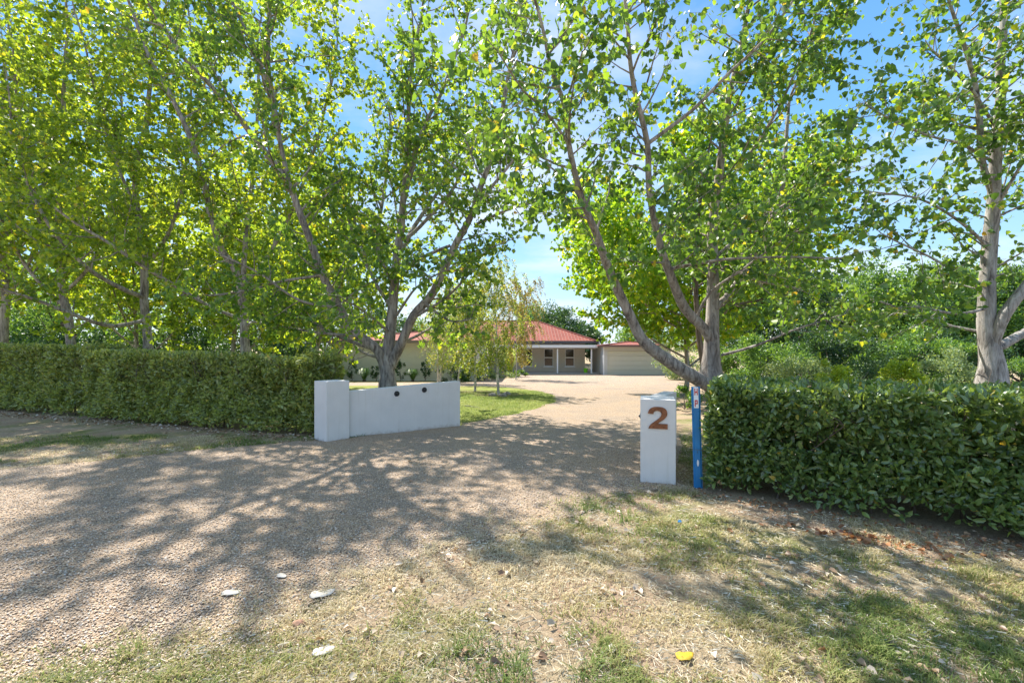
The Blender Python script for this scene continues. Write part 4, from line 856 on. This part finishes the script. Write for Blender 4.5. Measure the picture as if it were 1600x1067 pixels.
ind = inside(DRIVE, x, y); de = fnoise(x, y, 2.2, 3); ej = np.abs(R.normal(0, .22, n)) * (.4 + 1.6 * fnoise(x, y, 2.5, 5)); edge = inside(DRIVE, x + .3 * ej, y - ej) 
ok = (~ind & ((R.random(n) < np.where(x < .3, .6, .85)) | (y > 5)) & (de > .36 + .25 * R.random(n) - .06)) | (ind & ~inside(DRIVE, x + .25 * ej, y - .9 * ej) & (R.random(n) < .75) & (y < 6.0))
# bare sandy strip along the hedge foot
foot = (x - 2.0) * (-2.45) - (y - 5.0) * (3.9); dist = np.abs((x - 2.12) * 2.45 + (y - 4.95) * 3.78) / 4.5
bare = (x > .9) & (dist < .75) & (fnoise(x, y, 1.7, 12) > .38) & (R.random(n) < .9)
footL = np.abs((x + 3) * 4.65 + (y - 7.75) * 12) / 12.9; bareL = (x < -3) & (footL < .55) & (R.random(n) < .85)
ok &= ~bare & ~bareL & ~inside(HEDR, x, y); ok &= ~((x > 1.45) & (x < 2.0) & (y > 5.2) & (y < 5.8))
x, y = x[ok], y[ok]; n = len(x); print('blades', n)
gp = fnoise(x, y, .9, 20); tint = np.clip((.66 - gp) * 2.4 + .30 - .12 * (y > 4.5) * (x < 0) + .3 * np.clip(.2 - x, 0, .8) * (y < 3.4) + R.normal(0, .17, n), 0, 1); h = (.012 + .026 * fnoise(x, y, 5, 30) * (1.3 - tint * .6)) * R.uniform(.5, 1.4, n) * (1 + .8 * (vnoise(x, y, 9, 66) > .72))
blades('verge_grass', x, y, h, tint, 78, GRASSM, 'short dry and green grass of the verge in front of the hedges')
n = 70000; y = 1.6 + 5.5 * R.random(n) ** 1.5; x = R.uniform(-1.25, 1.25, n) * y; ej = np.abs(R.normal(0, .15, n))
ok = ~inside(DRIVE, x, y - ej) & ~inside(HEDR, x, y) & (fnoise(x, y, 3, 61) > .3) & ~((x > 1.45) & (x < 2.0) & (y > 5.2) & (y < 5.8)); x, y = x[ok], y[ok]; n = len(x)
an = R.random(n) * 6.283; ln = R.uniform(.02, .07, n); dx, dy = np.cos(an) * ln / 2, np.sin(an) * ln / 2; wd_ = .0012 * (.6 + y / 3); z = ztv(y) + .006 + .012 * R.random(n)
V = np.stack([np.stack([x - dx - dy / ln * wd_, y - dy + dx / ln * wd_, z], 1), np.stack([x + dx - dy / ln * wd_, y + dy + dx / ln * wd_, z + R.uniform(-.004, .012, n)], 1), np.stack([x + dx + dy / ln * wd_, y + dy - dx / ln * wd_, z + .002], 1), np.stack([x - dx + dy / ln * wd_, y - dy - dx / ln * wd_, z], 1)], 1).reshape(-1, 3)
tag(npmesh('dead_grass', V, (np.arange(n) * 4)[:, None] + np.array([[0, 1, 2, 3]]), tint_mat('straw', [(0, (.26, .20, .12)), (.5, (.52, .45, .30)), (1, (.74, .70, .60))], .15), None, False, np.repeat(R.random(n), 4)), 'bleached dead grass stems matted flat over the verge', 'grass', kind='stuff')
LAWNG = tint_mat('lawn_grass', [(0, (.13, .19, .035)), (.5, (.24, .29, .065)), (1, (.38, .38, .13))], .35)
n = 170000; y = R.uniform(8.3, 20, n); x = R.uniform(-7.5, 3.2, n); ok = ~inside(DRIVE, x + R.normal(0, .05, n), y + R.normal(0, .05, n)) & (x < 2.2) & ~inside(HEDLp, x, y) & (y > 8.6 + np.maximum(0, -1 - x) * .0)
wl = (x - wA.x) * (wB.y - wA.y) - (y - wA.y) * (wB.x - wA.x); ok &= ((wl < -.55) | (x > wB.x + .02)) & (x > -3.2); x, y = x[ok], y[ok]
blades('lawn_grass', x, y, .03 * R.uniform(.5, 1.3, len(x)), np.clip(fnoise(x, y, .8, 41) + R.normal(0, .15, len(x)), 0, 1), 79, LAWNG, 'mown green lawn grass between the wing wall and the drive')

LIT = leaf_mat('dry_leaf', rcol=(1, 1, 1), stops=[(0, (.16, .09, .05)), (.35, (.30, .19, .11)), (.6, (.42, .33, .23)), (.85, (.40, .34, .27)), (1, (.50, .45, .38))], trans=.1, tcol=(1, .9, .7))
LITB = leaf_mat('rusty_dry_leaf', rcol=(1, 1, 1), stops=[(0, (.13, .06, .03)), (.5, (.28, .13, .06)), (1, (.42, .24, .12))], trans=.15, tcol=(1, .8, .5))
def litter(name, x, y, size, mat, seed, label, flat=.25):
    R = np.random.default_rng(seed); n = len(x); pos = np.stack([x, y, ztv(y) + .014 + .012 * R.random(n)], 1); tip = R.normal(0, 1, (n, 3)); tip[:, 2] *= .12
    nor = R.normal(0, flat, (n, 3)) + np.array([0, 0, 1]); o = leaves(name, pos, tip, nor, size * R.uniform(.35, 1.3, n), mat, None, CURL); return tag(o, label, 'leaf litter', kind='stuff')
n = 1100; y = 1.8 + 5 * R.random(n) ** 1.3; x = R.uniform(-.5, 1.25, n) * y; ok = ~inside(DRIVE, x, y) | (R.random(n) < .06); ok &= (fnoise(x, y, 1.5, 50) > .42) & ~((x > 1.4) & (x < 2.02) & (y > 5.1))
litter('leaf_litter', x[ok], y[ok], .045, LIT, 80, 'pale dry fallen leaves scattered through the verge grass')
t_ = R.random(380); dd = np.abs(R.normal(0, .16, 380)); x = 2.05 + 3.8 * t_ - dd * .54; y = 5.0 - 2.45 * t_ - dd * .84; litter('hedge_litter', x, y, .038, LITB, 81, 'rusty brown dead leaves gathered along the foot of the right hedge', .6)
t_ = R.random(900); dd = np.abs(R.normal(0, .25, 900)); x = -3.2 - 11 * t_ - dd * .36; y = 7.8 + 4.3 * t_ - dd * .93; litter('hedge_litter', x, y, .055, LIT, 82, 'dry leaves gathered along the foot of the left hedge', .6)
x = R.normal(2.9, .3, 120); y = 3.75 + R.normal(0, .10, 120) - (x - 2.9) * .5; litter('leaf_litter', x, y, .05, LITB, 83, 'clump of rust brown leaves on the verge before the right hedge', .6)
# single fallen leaves one can point to
YEL = plain('yellow_leaf', (.48, .32, .03), .5, 20, .15); PALE = plain('bleached_leaf', (.50, .46, .40), .8, 30, .1)
def fallen(label, px, py, ln, rot, mat):
    g = G(px, py); bm = bmesh.new(); K = 9
    out_ = []
    for sgn in (1, -1):
        rows = []
        for i in range(K + 1):
            f = i / K; wdt = .36 * math.sin(math.pi * f ** .75) * (1 + .12 * math.sin(f * 17)); rows.append((Vector(((f - .5) * ln, 0, -.002 + .06 * ln * math.sin(f * 3.1))), Vector(((f - .5) * ln + .02 * ln, sgn * wdt * ln, (.05 + .05 * math.sin(f * 7 + sgn)) * ln))))
        for i in range(K):
            vs = [bm.verts.new(p) for p in ((rows[i][0], rows[i+1][0], rows[i+1][1], rows[i][1])[::sgn])]
            try: bm.faces.new(vs)
            except Exception: pass
    bmesh.ops.remove_doubles(bm, verts=bm.verts, dist=1e-5); bmesh.ops.solidify(bm, geom=bm.faces[:], thickness=.0008)
    me = bpy.data.meshes.new('fallen_leaf'); bm.to_mesh(me); bm.free(); o = link('fallen_leaf', me, mat, None, True); o.location = (g.x, g.y, g.z + .016); o.rotation_euler = (0, 0, rot); return tag(o, label, 'leaf', 'single fallen leaves')
fallen('bright yellow fallen leaf lying on the grass at the bottom of the picture', 1070, 1030, .105, .3, YEL)
fallen('large bleached leaf with pointed end where gravel meets grass', 503, 932, .15, .5, PALE)
fallen('bleached ragged leaf on the gravel, left of the large pointed one', 361, 930, .115, .2, PALE)
fallen('smaller bleached leaf on the gravel above the other two', 440, 903, .08, -.3, PALE)
fallen('pale curled leaf near the bottom edge left of centre', 505, 1022, .11, .5, PALE)
fallen('pale curled leaf lying left of the yellow leaf', 955, 1018, .075, 1.2, PALE)
g = G(466, 978); rock('loose_stone', 'reddish brown stone in the grass below the bleached leaves', (g.x, g.y, .015), .035, 5.5, plain('red_brown_stone', (.30, .17, .11), .9, 30, .2))
g = G(930, 722); 
bc = G(1062, 818); bm = bmesh.new(); bmesh.ops.create_cone(bm, cap_ends=True, segments=18, radius1=.016, radius2=.015, depth=.014, matrix=Matrix.Identity(4)); me = bpy.data.meshes.new('bottle_cap'); bm.to_mesh(me); bm.free()
o = link('bottle_cap', me, BLUE); o.location = (bc.x, bc.y, .02); o.rotation_euler = (.5, .2, 0); tag(o, 'small blue plastic bottle cap lying in the grass below the numbered pillar', 'bottle cap')
T = Tree(); random.seed(5); gA = G(722, 637); T.tube(walk(gA + Vector((.05, .2, .03)), Vector((1, -.25, 0)), .95, 8, .08, 0), [.012, .012, .011, .01, .009, .008, .006, .005, .003], 6); 
o = npmesh('fallen_branch', np.concatenate(T.V), T.Fc, BARKP, None, True); tag(o, 'thin grey fallen branch on the lawn just past the wing wall end', 'branch')
